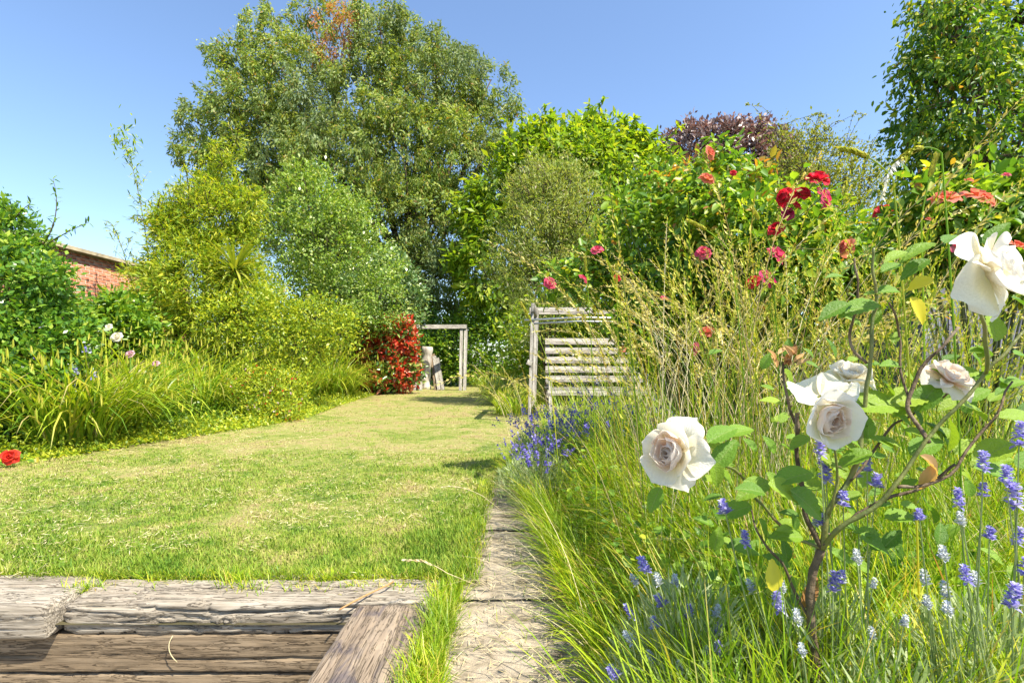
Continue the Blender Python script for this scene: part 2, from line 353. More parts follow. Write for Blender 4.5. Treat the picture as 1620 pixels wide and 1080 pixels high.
M['lav_deep'] = leafmat('deep_lavender_flower', [(0, (.07, .05, .30)), (.5, (.14, .11, .44)), (1, (.30, .27, .60))], .3, .5, .3, tint=(1, .9, 1.1))
M['lav_calyx'] = leafmat('lavender_calyx', [(0, (.30, .33, .38)), (.5, (.45, .48, .55)), (1, (.55, .6, .55))], .25, .5, .3, tint=(1, 1, 1))
M['dry_leaf'] = leafmat('dry_curled_leaf', [(0, (.28, .13, .05)), (.5, (.45, .24, .09)), (1, (.50, .34, .18))], .3, .6, .2)
M['yellow_leaf'] = leafmat('yellowing_leaf', [(0, (.45, .45, .03)), (1, (.60, .52, .04))], .45, .4, .4)

def petalmat(name, inner, outer, trans=.48, warm=None):
    m, t, out = nt(name); tc = t.nodes.new('ShaderNodeTexCoord'); sp = t.nodes.new('ShaderNodeSeparateXYZ'); t.links.new(tc.outputs['Generated'], sp.inputs[0])
    n = noise(t, 3, 3, .6, tc.outputs['Object']); oi = t.nodes.new('ShaderNodeObjectInfo')
    f = math_(t, 'ADD', sp.outputs[2], math_(t, 'MULTIPLY', math_(t, 'SUBTRACT', oi.outputs['Random'], .5), .5))
    c = ramp(t, [(.15, inner), (.75, outer)]); t.links.new(f, c.inputs[0]); cc = c.outputs[0]
    mp = t.nodes.new('ShaderNodeMapping'); mp.inputs['Scale'].default_value = (22, 22, 2); t.links.new(tc.outputs['Object'], mp.inputs[0])
    v = noise(t, 1, 2, .5, mp.outputs[0])
    b = t.nodes.new('ShaderNodeBsdfPrincipled'); t.links.new(cc, b.inputs['Base Color']); b.inputs['Roughness'].default_value = .5; b.inputs['Specular IOR Level'].default_value = .3
    b.inputs['Sheen Weight'].default_value = .15
    bp = t.nodes.new('ShaderNodeBump'); bp.inputs['Strength'].default_value = .25; bp.inputs['Distance'].default_value = .02; t.links.new(v.outputs[0], bp.inputs['Height']); t.links.new(bp.outputs[0], b.inputs['Normal'])
    tr = t.nodes.new('ShaderNodeBsdfTranslucent'); t.links.new(cc, tr.inputs[0]); mx = t.nodes.new('ShaderNodeMixShader'); mx.inputs[0].default_value = trans
    t.links.new(b.outputs[0], mx.inputs[1]); t.links.new(tr.outputs[0], mx.inputs[2]); t.links.new(mx.outputs[0], out.inputs[0]); return m
M['p_white'] = petalmat('cream_petal', (.88, .80, .58), (.90, .865, .78))
M['p_blush'] = petalmat('blush_petal', (.88, .68, .54), (.88, .80, .70))
M['p_red'] = petalmat('red_petal', (.62, .10, .08), (.68, .012, .04))
M['p_pink'] = petalmat('pink_petal', (.75, .42, .42), (.72, .07, .17))
M['p_magenta'] = petalmat('magenta_petal', (.60, .12, .2), (.55, .02, .14))
M['p_coral'] = petalmat('coral_petal', (.78, .45, .16), (.75, .20, .13))
M['p_scarlet'] = petalmat('scarlet_petal', (.75, .09, .03), (.72, .035, .018))
M['p_pale'] = petalmat('pale_pink_petal', (.78, .60, .6), (.75, .45, .55))

# ------------------------------------------------------------------ the setting
# bed soil, far ground: one sheet reaching the horizon, with the sunken patio left out
def sheet(name, rects, z, mat, n=1):
    mb = MB()
    for x0, y0, x1, y1 in rects: mb.add([(x0, y0, z), (x1, y0, z), (x1, y1, z), (x0, y1, z)], [(0, 1, 2, 3)])
    return mb.build(name, mat, kind='structure')
sheet('ground', [(-600, 1.95, 600, 900), (-.3, -60, 600, 1.95), (-600, -60, -14, 1.95)], -.06, M['soil'])
sheet('lower_patio', [(-14, -60, -.3, 1.95)], -.62, M['patio'])
EDGE_L = [(-5.6, 3.6), (-4.75, 4.35), (-4.25, 4.8), (-4.1, 5.5), (-3.85, 6.2), (-3.5, 7.1), (-3.25, 7.9), (-3.5, 10.), (-3.7, 13.), (-3.8, 14.6), (-3.6, 22.)]
EDGE_R = [(-.19, 2.0), (-.17, 3.5), (-.05, 4.2), (.15, 5.5), (.5, 7.2), (1.6, 8.6), (1.2, 10.), (-.4, 12.), (-.9, 15.), (-.9, 22.)]
def edx(E, y): return np.interp(y, [p[1] for p in E], [p[0] for p in E])
def lawn_left(y): return np.where(y < 3.6, -14+0*y, edx(EDGE_L, y))
def lawn_z(x, y): return .012*fbm(np.stack([x*1.3, y*1.3, 0*x], -1), 3, 3)+.005*fbm(np.stack([x*7, y*7, 0*x], -1), 2, 9)
ys = np.concatenate([np.linspace(2.13, 6, 90), np.linspace(6.06, 22, 110)]); us = np.linspace(0, 1, 110)
lx = lawn_left(ys); lx = np.where(ys < 3.6, -7.5+0*ys, lx-.35); rx = edx(EDGE_R, ys)
X = lx[:, None]+(rx-lx)[:, None]*us[None]; Yg = np.repeat(ys[:, None], len(us), 1); Z = lawn_z(X, Yg)
mb = MB(); nY, nU = X.shape; i = (np.arange(nY-1)[:, None]*nU+np.arange(nU-1)[None]).ravel()
mb.add(np.stack([X, Yg, Z], -1), np.stack([i, i+1, i+nU+1, i+nU], -1)); mb.build('lawn', M['turf'], smooth=True, kind='structure')

def lawn_grass(name, n, y0, y1, hmin, hmax, k=2):
    y = y0*(y1/y0)**rng.random(n); half = 1.08*y
    x = rng.uniform(-1, .25, n)*half; lo = lawn_left(y); lo = np.maximum(lo, -1.15*y-.3); hi = edx(EDGE_R, y)-.0
    ok = (x > lo) & (x < hi+.03*rng.normal(size=n)); x, y = x[ok], y[ok]; n = len(x)
    tuft = .5+.5*fbm(np.stack([x*2.2, y*2.2, 0*x], -1), 2, 21)
    edge = np.clip((2.75-y)/.6, 0, 1)+np.clip(1-(edx(EDGE_R, y)-x)/.35, 0, 1)*(y < 5)
    L = (hmin+(hmax-hmin)*rng.random(n))*(.55+.7*np.clip(tuft, 0, 1)+1.0*edge)
    L *= np.where(fbm(np.stack([x*3.1, y*3.1, 0*x+5], -1), 2, 33) < -.45, .75, 1.)
    mb = MB(); P = np.stack([x, y, lawn_z(x, y)-.004], -1)
    blades(mb, P, rng.uniform(0, 2*math.pi, n), L, .0024+.0008*y*rng.uniform(.6, 1.3, n), rng.uniform(.15, 1.15, n), rng.uniform(.1, 1.1, n), k)
    return mb
mb = lawn_grass('g', 125000, 2.13, 5.0, .016, .040, 2); o = mb.build('lawn_grass', M['blade'], kind='stuff')
tag(o, 'mown grass blades with straw patches on the near lawn', 'grass', kind='stuff')
mb = lawn_grass('g', 75000, 4.9, 17., .016, .036, 2); o = mb.build('lawn_grass', M['blade'], kind='stuff')
tag(o, 'mown dry grass blades over the far lawn up to the timber arch', 'grass', kind='stuff')
# dry mowings lying flat
n = 16000; y = 2.1*(16/2.1)**rng.random(n); x = rng.uniform(-1.05, .2, n)*y; ok = (x > lawn_left(y)) & (x < edx(EDGE_R, y)) & (fbm(np.stack([x*1.2, y*1.2, 0*x], -1), 3, 50) > -.15)
x, y = x[ok], y[ok]; n = len(x); mb = MB(); a = rng.uniform(0, 6.28, n); D = np.stack([np.cos(a), np.sin(a), rng.normal(0, .15, n)], -1)
leaf_geo(mb, np.stack([x, y, lawn_z(x, y)+rng.uniform(.008, .03, n)], -1), D, np.tile([0, 0, 1.], (n, 1))+.3*rdir(n), rng.uniform(.02, .06, n), .0022+.0006*y)
o = mb.build('grass_clippings', M['straw'], kind='stuff'); tag(o, 'pale dry mowings lying over the lawn', 'clippings', kind='stuff')

# path of cast slabs, each slab its own
path = thing('garden_path', 'sandy concrete slab path between the lawn edge and the flower bed', 'path', (.2, 0, -.05)); path['kind'] = 'structure'
del path['category']
for k, (y0, y1) in enumerate([(-.6, .35), (.36, 1.18), (1.19, 1.98), (1.99, 2.78), (2.79, 3.55), (3.56, 4.4), (4.41, 5.3)]):
    g = 24; xs = np.linspace(-.21+.012*math.sin(k*3), .62, g); yy = np.linspace(y0+.0015, y1-.0015, g); XX, YY = np.meshgrid(xs, yy, indexing='ij')
    ZZ = -.016+.004*fbm(np.stack([XX*9, YY*9, 0*XX], -1), 3, 60)+.004*math.sin(k*2.1)
    e = np.minimum(np.minimum(XX-xs[0], xs[-1]-XX), np.minimum(YY-yy[0], yy[-1]-YY)); ZZ -= .005*(e < .010)
    p = Part(path); ii = (np.arange(g-1)[:, None]*g+np.arange(g-1)[None]).ravel()
    p.add(np.stack([XX, YY, ZZ], -1), np.stack([ii, ii+g, ii+g+1, ii+1], -1))
    b4 = [(xs[0], yy[0]), (xs[-1], yy[0]), (xs[-1], yy[-1]), (xs[0], yy[-1])]
    p.add([(a, b, ZZ.min()-.001) for a, b in b4]+[(a, b, -.075) for a, b in b4], [(0, 4, 5, 1), (1, 5, 6, 2), (2, 6, 7, 3), (3, 7, 4, 0)])
    p.build('slab', M['slab'])

# ------------------------------------------------------------------ railway sleepers
def sleeper(name, label, c, size, mat, axis=0, cracks=(), knots=(), rough=.006, seed=0, group=None, rz=0, worn=.012, dx=.009):
    """weathered squared timber; displaced mesh with real checks and knots. long axis = local x (axis 0) or y (axis 1)"""
    Lx, Wy, Hz = size; nl = max(8, int(Lx/dx)); ring = []
    nw = int(Wy/(.007 if dx < .02 else .016)); nh = int(Hz/(.006 if dx < .02 else .014))
    a, b = Wy/2, Hz/2; r = worn
    # cross-section ring (y,z) with rounded corners
    for y in np.linspace(-a+r, a-r, nw): ring.append((y, b, 0, 1))
    ring.append((a-r*.3, b-r*.3, .7, .7))
    for z in np.linspace(b-r, -b+r, nh): ring.append((a, z, 1, 0))
    ring.append((a-r*.3, -b+r*.3, .7, -.7))
    for y in np.linspace(a-r, -a+r, 8): ring.append((y, -b, 0, -1))
    ring.append((-a+r*.3, -b+r*.3, -.7, -.7))
    for z in np.linspace(-b+r, b-r, nh): ring.append((-a, z, -1, 0))
    ring.append((-a+r*.3, b-r*.3, -.7, .7))
    ring = np.array(ring); m = len(ring); s = np.linspace(-Lx/2, Lx/2, nl)
    S = np.repeat(s[:, None], m, 1); Yy = np.repeat(ring[None, :, 0], nl, 0); Zz = np.repeat(ring[None, :, 1], nl, 0)
    Ny = ring[None, :, 2]; Nz = ring[None, :, 3]
    q3 = np.stack([S*3, Yy*26, Zz*26], -1); warp = fbm(np.stack([S*4, Yy*5, Zz*5], -1), 2, seed+5)
    d = rough*fbm(q3+warp[..., None]*1.2, 3, seed)+rough*.5*fbm(np.stack([S*10, Yy*90, Zz*90], -1)+warp[..., None]*3, 2, seed+9)
    g = fbm(np.stack([S*2.5, Yy*34, Zz*34], -1)+warp[..., None]*2.0, 2, seed+17); d -= rough*1.3*np.clip(1-np.abs(g)/.10, 0, 1)
    face = np.where(Ny < -.9, 1, 0)
    for (side, x0, x1, v0, amp, dep, wid) in cracks:      # side 'f' front (v=z) or 't' top (v=y)
        v = v0+amp*np.sin(S*5+seed)+amp*.8*vnoise(np.stack([S*9, 0*S, 0*S+seed], -1), 3); t = np.clip((S-x0)/.06, 0, 1)*np.clip((x1-S)/.06, 0, 1)
        coord, on = (Zz, Ny < -.5) if side == 'f' else (Yy, Nz > .5)
        d -= on*t*dep*np.exp(-((coord-v)/wid)**2)
    for (x0, z0, rr) in knots:
        q = np.hypot((S-x0)/1.5, Zz-z0); on = Ny < -.5; d += on*(.012*np.exp(-(q/rr)**2)+.005*np.cos(q/rr*9)*np.exp(-(q/rr/1.3)**2))
    endt = np.minimum(S+Lx/2, Lx/2-S); d -= .008*np.exp(-endt/.018)*(1+.6*vnoise(np.stack([S*0, Yy*40, Zz*40], -1), seed))
    S = S+.006*vnoise(np.stack([0*S, Yy*30, Zz*30], -1), seed+2)*np.exp(-endt/.03)
    Yy = Yy+d*Ny; Zz = Zz+d*Nz
    v = np.stack([S, Yy, Zz], -1).reshape(-1, 3); i = np.arange(nl-1)[:, None]*m; j = np.arange(m)[None]; k = (j+1) % m
    q = np.stack([i+j, i+j+m, i+k+m, i+k], -1).reshape(-1, 4)
    v = np.vstack([v, [[-Lx/2, 0, 0]], [[Lx/2, 0, 0]]]); e0 = nl*m; t = [(e0, x_, (x_+1) % m) for x_ in range(m)]+[(e0+1, (nl-1)*m+(x_+1) % m, (nl-1)*m+x_) for x_ in range(m)]
    if axis == 1: v = v[:, [1, 0, 2]]*np.array([-1, 1, 1]); 
    mb = MB(); mb.add(v, q, t); o = mb.build(name, mat, smooth=True); o.location = c; o.rotation_euler = (0, 0, rz)
    tag(o, label, 'sleeper', group); return o
SG = 'railway sleepers edging the lawn'
sleeper('railway_sleeper', 'silver grey weathered sleeper, short end at the left of the lawn edge', (-2.72, 2.0, -.050), (2.05, .28, .125), M['sleeper_grey'], seed=3,
        cracks=[('t', -.9, 1.0, .02, .01, .010, .004), ('f', .2, .95, -.03, .006, .006, .003)], rough=.0055, group=SG)
sleeper('railway_sleeper', 'long grey sleeper with deep splits and a big knot, top of the wall', (-.985, 2.022, -.060), (1.385, .225, .122), M['sleeper_grey'], seed=11,
        cracks=[('f', -.65, -.1, .035, .006, .017, .004), ('f', -.15, .68, .036, .007, .022, .005), ('f', -.6, .3, -.016, .008, .006, .003), ('f', -.1, .6, -.03, .012, .009, .0035), ('t', -.6, .5, -.05, .012, .012, .004), ('t', -.3, .65, .03, .01, .016, .006)],
        knots=[(-.08, -.008, .03)], rough=.0075, group=SG, worn=.018)
sleeper('railway_sleeper', 'brown sleeper with one long split, second row of the wall', (-1.95, 2.022, -.189), (3.4, .22, .142), M['sleeper_brown'], seed=21,
        cracks=[('f', -1.7, .2, -.012, .004, .014, .0035), ('f', .2, .75, .0, .004, .006, .002), ('f', .62, 1.68, -.022, .003, .013, .0035)], rough=.0022, group=SG, worn=.008, dx=.015)
sleeper('railway_sleeper', 'brown sleeper in the third row, just showing at the bottom of the wall', (-1.93, 2.027, -.336), (3.4, .22, .138), M['sleeper_brown'], seed=31, rough=.003, group=SG, cracks=[('f', -1, 1, .0, .004, .008, .003)], dx=.02)
sleeper('railway_sleeper', 'lowest brown sleeper standing on the patio under the wall', (-1.93, 2.03, -.515), (3.4, .22, .21), M['sleeper_brown'], seed=37, rough=.003, group=SG, dx=.02)
sleeper('railway_sleeper', 'flat tar-stained brown sleeper running forward beside the path', (-.442, 1.075, -.060), (1.67, .275, .125), M['sleeper_flat'], axis=1, seed=41,
        cracks=[('t', -.8, .8, .03, .003, .008, .003), ('t', -.5, .82, -.045, .003, .006, .0025), ('t', .1, .82, .085, .002, .005, .002)], rough=.003, group=SG, worn=.016)
sleeper('railway_sleeper', 'brown sleeper directly under the flat tar-stained one beside the path', (-.437, 1.04, -.2), (1.64, .25, .14), M['sleeper_brown'], axis=1, seed=43, rough=.003, group=SG, dx=.03)
sleeper('railway_sleeper', 'lower brown sleeper of the side wall towards the camera', (-.437, 1.04, -.45), (1.64, .25, .33), M['sleeper_brown'], axis=1, seed=47, rough=.003, group=SG, dx=.03)
sleeper('railway_sleeper', 'thin sunken grey timber in the grass behind the top sleeper', (-.72, 2.16, -.03), (1.1, .05, .06), M['sleeper_grey'], seed=53, rough=.006, group=SG, dx=.02)
sheet('bank_soil', [(-14, 1.9, -.32, 2.1)], -.075, M['soil'])
mb = MB(); mb.add([(-14, 2.06, -.62), (-3.6, 2.06, -.62), (-3.6, 2.06, -.06), (-14, 2.06, -.06)], [(0, 1, 2, 3)]); mb.build('bank_face', M['soil'], kind='structure')

# ------------------------------------------------------------------ plants: generic crown
def crown_pts(lobes, ntips, Yc, shell=.55, jitter=.12, seed=0, cull=.62, sub=3):
    """lobes: (px, py, r_px, dY) seen from the path at distance Yc+dY -> world ellipsoids; returns tip points, outward dirs"""
    if sub:
        g = random.Random(len(lobes)*7+seed); new = []
        for l in lobes:
            for _ in range(sub if l[2] > 20 else 1):
                a = g.uniform(0, 6.283); e = l[2]*g.uniform(.8, 1.08); new.append((l[0]+e*math.cos(a), l[1]-e*abs(math.sin(a))*(1 if g.random() < .75 else -1), l[2]*g.uniform(.22, .42), l[3]+g.uniform(-.6, .4)*l[2]*Yc/F))
        lobes = list(lobes)+new
    C = np.array([W(l[0], l[1], Yc+l[3]) for l in lobes]); Rr = np.array([l[2]*(Yc+l[3])/F for l in lobes])
    Ry = np.array([(l[4] if len(l) > 4 else .9) for l in lobes])*Rr
    w = Rr**1.8/np.sum(Rr**1.8); i = rng.choice(len(lobes), ntips, p=w); d = rdir(ntips)
    rad = shell+(1-shell)*rng.random(ntips)**.5
    rad *= 1+.22*fbm(d*2.2+i[:, None]*3.7, 2, seed)
    P = C[i]+d*rad[:, None]*np.stack([Rr[i], Ry[i], Rr[i]], -1)
    inside = np.zeros(ntips, bool)
    for j in range(len(lobes)):
        q = np.linalg.norm((P-C[j])/np.array([Rr[j], Ry[j], Rr[j]]), axis=1); inside |= (q < cull) & (i != j)
    k = ~inside & (P[:, 2] > .03); return P[k], d[k], i[k], C, Rr
def foliage(root, P, d, per, spread, L, Wd, mat, droop=0.0, out=.6, up=.2, kind='d', name='foliage', singles=0, sname='leaf', lvar=.35, flat=.5, cname=None, nbase=None):
    n = len(P)*per; idx = np.repeat(np.arange(len(P)), per)
    sp = np.asarray(spread, float)*np.ones(3)
    tipd = unit(d*out+rng.normal(0, .5, d.shape)+np.array([0, 0, up-droop]))
    q = rng.random(n)
    B = P[idx]+rng.normal(size=(n, 3))*sp*.55+tipd[idx]*(q*sp.max()*1.6)[:, None]
    D = unit(tipd[idx]*.9+rng.normal(0, .55, (n, 3))+np.array([0, 0, -droop]))
    N = unit(rng.normal(0, flat, (n, 3))+np.array([.1, -.15, 1.0])*(1-min(droop, 1)*.8)+d[idx]*.5)
    LL = L*(1+lvar*rng.normal(size=n)).clip(.4, 1.8); WW = LL*Wd
    ok = B[:, 2] > .0; B, D, N, LL, WW = B[ok], D[ok], N[ok], LL[ok], WW[ok]
    pick = np.zeros(len(B), bool)
    if singles:
        px = F*LL/np.maximum(B[:, 1], .2); nearer = -px; o_ = np.argsort(nearer+.0*B[:, 0])[:int(singles)]; pick[o_] = True
        me = proto_leaf(kind, Wd, mat, sname); S_ = np.cross(unit(D), N); 
        off = Vector(root.location)
        for j in o_:
            X_ = Vector(D[j]).normalized(); Y_ = Vector(N[j]).cross(X_).normalized(); Z_ = X_.cross(Y_)
            mt = Matrix((X_, Y_, Z_)).transposed().to_4x4(); s_ = float(LL[j])
            o = bpy.data.objects.new(sname, me); col.objects.link(o); o.parent = root
            o.matrix_local = Matrix.Translation(Vector(B[j])-off) @ mt @ Matrix.Scale(s_, 4)
    p = Part(root); r = ~pick; leaf_geo(p, B[r], D[r], N[r], LL[r], WW[r], kind)
    return p.build(cname or name, mat, kind='stuff')
_pl = {}
def proto_leaf(kind, Wd, mat, name):
    key = (kind, Wd, mat.name)
    if key not in _pl:
        # a cupped pointed leaf, 12 quads
        n = 6; t = np.linspace(0, 1, n); w = Wd*.5*np.sin(math.pi*np.clip(t, 0.02, .985)**.8)**.8; w[0] = .02*Wd; w[-1] = .0
        z = -.16*t**2; v = []
        for i_ in range(n): v += [(t[i_], w[i_], z[i_]+w[i_]*.35), (t[i_], 0, z[i_]), (t[i_], -w[i_], z[i_]+w[i_]*.35)]
        q = []
        for i_ in range(n-1): b = i_*3; q += [(b, b+1, b+4, b+3), (b+1, b+2, b+5, b+4)]
        mb = MB(); mb.add(v, q); _pl[key] = mb.mesh(name, mat, True)
    return _pl[key]
def limbs(root, base, C, Rr, r0, P=None, mat=None, ntw=200, trunk_h=.5, name='trunk', seed=0, lean=(0, 0)):
    p = Part(root); base = np.asarray(base, float); top = C.mean(0); fork = base+np.array([lean[0], lean[1], 0])+(top-base)*np.array([.25, .25, trunk_h])
    tube(p, wob(bez(base-np.array([0, 0, .1]), (base+fork)/2+np.array([.1, 0, 0])*r0*5, fork, 8), r0*.6, seed), np.linspace(r0*1.25, r0*.8, 8), 8)
    for j, (c, r) in enumerate(zip(C, Rr)):
        mid = (fork+c)/2+np.array([0, 0, .12*np.linalg.norm(c-fork)])*rng.uniform(-.3, 1)
        tube(p, wob(bez(fork, mid, c, 8), .12*r, seed+j), np.linspace(r0*.5, r0*.13, 8), 5)
    if P is not None and ntw:
        k = rng.choice(len(P), min(ntw, len(P)), replace=False)
        for j in k:
            m = np.argmin(np.linalg.norm(C-P[j], axis=1)); tube(p, wob(bez(C[m], (C[m]+P[j])/2+rdir(1)[0]*.1*Rr[m], P[j], 4), .05*Rr[m], seed), np.linspace(r0*.13, r0*.03, 4), 3, False)
    return p.build(name, mat or M['bark'], smooth=True)
def shoot(mbp, mbl, pts, r, nl, L, Wd, leaf0=.3, droop=.3, sides=5, spread=.9, pairs=False):
    pts = np.asarray(pts, float); tube(mbp, pts, np.linspace(r, r*.25, len(pts)), sides)
    t = leaf0+(1-leaf0)*rng.random(nl)**.8
    if pairs: t = np.repeat(np.linspace(leaf0, 1, nl//2), 2)
    f = t*(len(pts)-1); i0 = np.minimum(f.astype(int), len(pts)-2); P = pts[i0]+(pts[i0+1]-pts[i0])*(f-i0)[:, None]
    T = unit(pts[i0+1]-pts[i0]); n = len(P); D = unit(T*.5+spread*rdir(n)+np.array([0, 0, -droop]))
    leaf_geo(mbl, P, D, unit(np.array([0, 0, 1.])+.4*rdir(n)), L*rng.uniform(.6, 1.2, n), L*Wd*rng.uniform(.7, 1.1, n), 'o')
def sprigs(root, P, d, n, Ls, nl, L, Wd, mat, stemmat, kind='o', up=.5, name='sprigs', droop=.1):
    score = P[:, 2]+.6*rng.random(len(P))*(P[:, 2].max()-P[:, 2].min()); k = np.argsort(-score)[:max(n*3, 10)]; k = rng.choice(k, min(n, len(k)), replace=False)
    pl, ps = Part(root), Part(root)
    for j in k:
        l = Ls*rng.uniform(.5, 1.3); dr = unit(d[j]*.8+np.array([rng.normal(0, .3), rng.normal(0, .3), up])); e = P[j]+dr*l; e2 = e+np.array([dr[0]*.3, dr[1]*.3, -droop])*l
        shoot(ps, pl, bez(P[j]-dr*l*.3, e, e2, 6), .012*L/.1, nl, L, Wd, .25, droop=.1, sides=3, spread=.8)
    pl.build(name, M[mat], kind='stuff'); ps.build('twigs', M[stemmat], kind='stuff')
def bush(name, label, cat, lobes, Yc, ntips, per, spread, L, Wd, mat, droop=0, out=.6, up=.2, kind='d', singles=0, stem_r=.02, mat_b=None, group=None, shell=.55, base=None, ntw=120, trunk_h=.2, trunk='stems', cull=.62, sub=3, flat=.5, foli='foliage', lvar=.35, sname='leaf', spr=None):
    P, d, i, C, Rr = crown_pts(lobes, ntips, Yc, shell, seed=len(name), cull=cull, sub=sub)
    b = base if base is not None else (C[:, 0].mean(), C[:, 1].mean(), 0)
    root = thing(name, label, cat, b, group)
    foliage(root, P, d, per, spread, L, Wd, mat, droop, out, up, kind, singles=singles, flat=flat, cname=foli, lvar=lvar, sname=sname)
    limbs(root, b, C[:len(lobes)], Rr[:len(lobes)], stem_r, P, mat_b, ntw, trunk_h, trunk)
    if spr: sprigs(root, P, d, spr[0], spr[1], spr[2], L, Wd, next(k for k in M if M[k] == mat), 'bark', up=spr[3], droop=spr[4])
    return root, P, d, i, C, Rr

# ------------------------------------------------------------------ trees and shrubs behind
EUC = [(540, 170, 120, 1), (455, 130, 85, 0), (400, 175, 70, -.5), (345, 200, 55, 0), (312, 235, 38, .5), (418, 60, 48, 0), (375, 95, 42, .8), (560, 75, 75, .5), (480, 45, 38, .4), (532, 25, 38, 1), (600, 45, 48, -.6), (640, 55, 40, .6),
       (675, 120, 75, -.5), (725, 130, 52, .4), (700, 75, 36, 0), (745, 95, 30, .5), (778, 125, 34, 0), (790, 165, 30, .3), (765, 195, 52, 0), (720, 245, 70, -.6), (640, 230, 95, -2), (540, 270, 100, -1.8), (450, 250, 75, -1), (385, 255, 52, -.3), (335, 265, 32, 0),
       (600, 350, 95, -2), (685, 350, 80, -1.6), (735, 320, 50, -.5), (640, 430, 80, -2.2), (710, 440, 55, -1), (560, 420, 80, -1), (470, 350, 75, 0), (410, 330, 50, .5), (690, 500, 45, -.5), (750, 410, 34, 0), (300, 185, 24, .5), (765, 250, 40, .6)]
P, d, i, C, Rr = crown_pts([(a, b+2, c*.86, e) for a, b, c, e in EUC]+[(610, 390, 120, 1.5), (580, 500, 80, 1)], 4000, 22., .6, seed=4, cull=.6, sub=5)
root = thing('eucalyptus_tree', 'huge spreading eucalyptus with drooping grey green leaves towering behind the garden', 'tree', (-4.2, 22., 0))
dead = (np.hypot(P[:, 0]-W(532, 40, 22)[0], (P[:, 2]-W(532, 40, 22)[2])*.62) < 1.15) & (P[:, 1] < 23.3)
foliage(root, P[~dead], d[~dead], 54, (.17, .17, .2), .148, .35, M['euc'], droop=.55, out=.5, up=.1, cname='crown', flat=.9)
foliage(root, P[dead], d[dead], 30, (.2, .2, .26), .16, .28, M['euc_dead'], droop=.8, cname='dead_foliage')
P2, d2, _, _, _ = crown_pts([(540, 240, 190, 1.0), (460, 180, 110, .5), (640, 200, 130, .8), (620, 400, 150, .8), (700, 180, 90, .5), (400, 220, 80, .6)], 1700, 22., .15, seed=14, cull=0, sub=0)
foliage(root, P2, d2, 45, (.22, .22, .28), .15, .36, M['euc'], droop=.6, out=.5, up=.1, cname='inner_crown', flat=.9)
limbs(root, (-4.0, 22.3, 0), C[:len(EUC)], Rr[:len(EUC)], .2, P, M['bark'], 60, .38, 'trunk', 5)

t_ = bush('broadleaf_tree', 'bright green broadleaf tree with lumpy top, right of the eucalyptus', 'tree',
     [(835, 262, 42, 0), (870, 240, 38, .4), (905, 262, 55, -.6), (925, 222, 26, .4), (965, 245, 36, 0), (1000, 262, 44, 0), (1040, 300, 44, 0), (795, 300, 40, 0), (765, 345, 40, .4), (800, 390, 60, 0), (760, 420, 42, .5), (935, 320, 75, -.8), (860, 350, 70, 0), (780, 450, 48, 0), (1010, 360, 70, 0), (860, 215, 13, .3), (930, 205, 12, .2), (1030, 245, 14, .1), (820, 228, 12, 0), (780, 490, 34, .6)],
     19., 3300, 13, .24, .24, .42, M['green1'], kind='d', droop=.35, stem_r=.16, shell=.6, trunk='trunk', trunk_h=.35, ntw=150, foli='crown', spr=(120, .7, 16, .8, .05))
bush('copper_tree', 'dark purple-leaved tree crown showing above the rose bush', 'tree',
     [(1095, 240, 36, 0), (1140, 233, 34, -.3), (1185, 230, 32, 0), (1220, 242, 30, 0), (1072, 232, 20, .3), (1215, 218, 14, .2), (1130, 215, 18, 0), (1165, 275, 62, 0), (1225, 280, 40, 0), (1100, 290, 50, 0), (1160, 350, 80, .4)],
     21., 2600, 13, .2, .17, .5, M['copper'], kind='d', stem_r=.16, shell=.65, trunk='trunk', trunk_h=.4, foli='crown', spr=(60, .5, 14, .7, .05))
bush('small_leaved_tree', 'loose yellowish tree with wispy arching twigs beside the purple tree', 'tree',
     [(1265, 262, 36, 0), (1300, 262, 36, .3), (1340, 290, 36, 0), (1250, 232, 18, 0), (1372, 300, 24, 0), (1330, 240, 14, .3), (1370, 252, 12, .2), (1390, 330, 30, 0), (1290, 330, 60, 0), (1350, 360, 50, 0), (1390, 400, 40, .2), (1290, 215, 10, 0), (1225, 200, 10, 0), (1400, 280, 12, 0)],
     12., 1900, 12, .17, .06, .5, M['birch'], stem_r=.07, shell=.45, trunk='trunk', trunk_h=.35, ntw=200, out=1.0, up=.5, foli='crown', spr=(140, .7, 22, .7, .25))
bush('cherry_tree', 'tall glossy leaved cherry tree filling the top right corner', 'tree',
     [(1600, 40, 110, 0), (1515, 60, 62, -.5), (1480, 130, 50, -.2), (1480, 30, 38, 0), (1540, 150, 85, -.8), (1450, 195, 30, 0), (1495, 205, 50, -.3), (1445, 240, 30, 0), (1560, 250, 80, -.7), (1490, 275, 50, 0), (1620, 180, 110, -.5), (1700, 80, 130, 0), (1690, 240, 120, 0), (1650, 310, 80, 0), (1440, 295, 26, .2), (1560, 330, 60, 0), (1550, -30, 80, 0), (1440, 112, 14, 0), (1425, 250, 10, 0)],
     8., 3100, 11, .15, .088, .42, M['cherry'], kind='o', droop=.7, out=.8, stem_r=.12, shell=.35, trunk='trunk', trunk_h=.35, ntw=420, base=(8.1, 8.6, 0), foli='crown', flat=.8, singles=120)
bush('buddleja_bush', 'feathery grey green shrub with arching plumes in front of the broadleaf tree', 'shrub',
     [(860, 330, 48, 0), (895, 315, 40, 0), (830, 375, 42, 0), (880, 390, 60, -.4), (850, 440, 55, -.3), (910, 360, 44, 0), (810, 430, 34, .2), (860, 290, 24, .3), (905, 280, 18, .2), (830, 330, 26, .2), (900, 450, 50, 0), (850, 500, 50, 0)],
     10.5, 2000, 15, .16, .075, .24, M['grey_green'], out=.9, up=.6, stem_r=.03, shell=.35, ntw=150, sub=5, spr=(260, .42, 26, .8, .1))
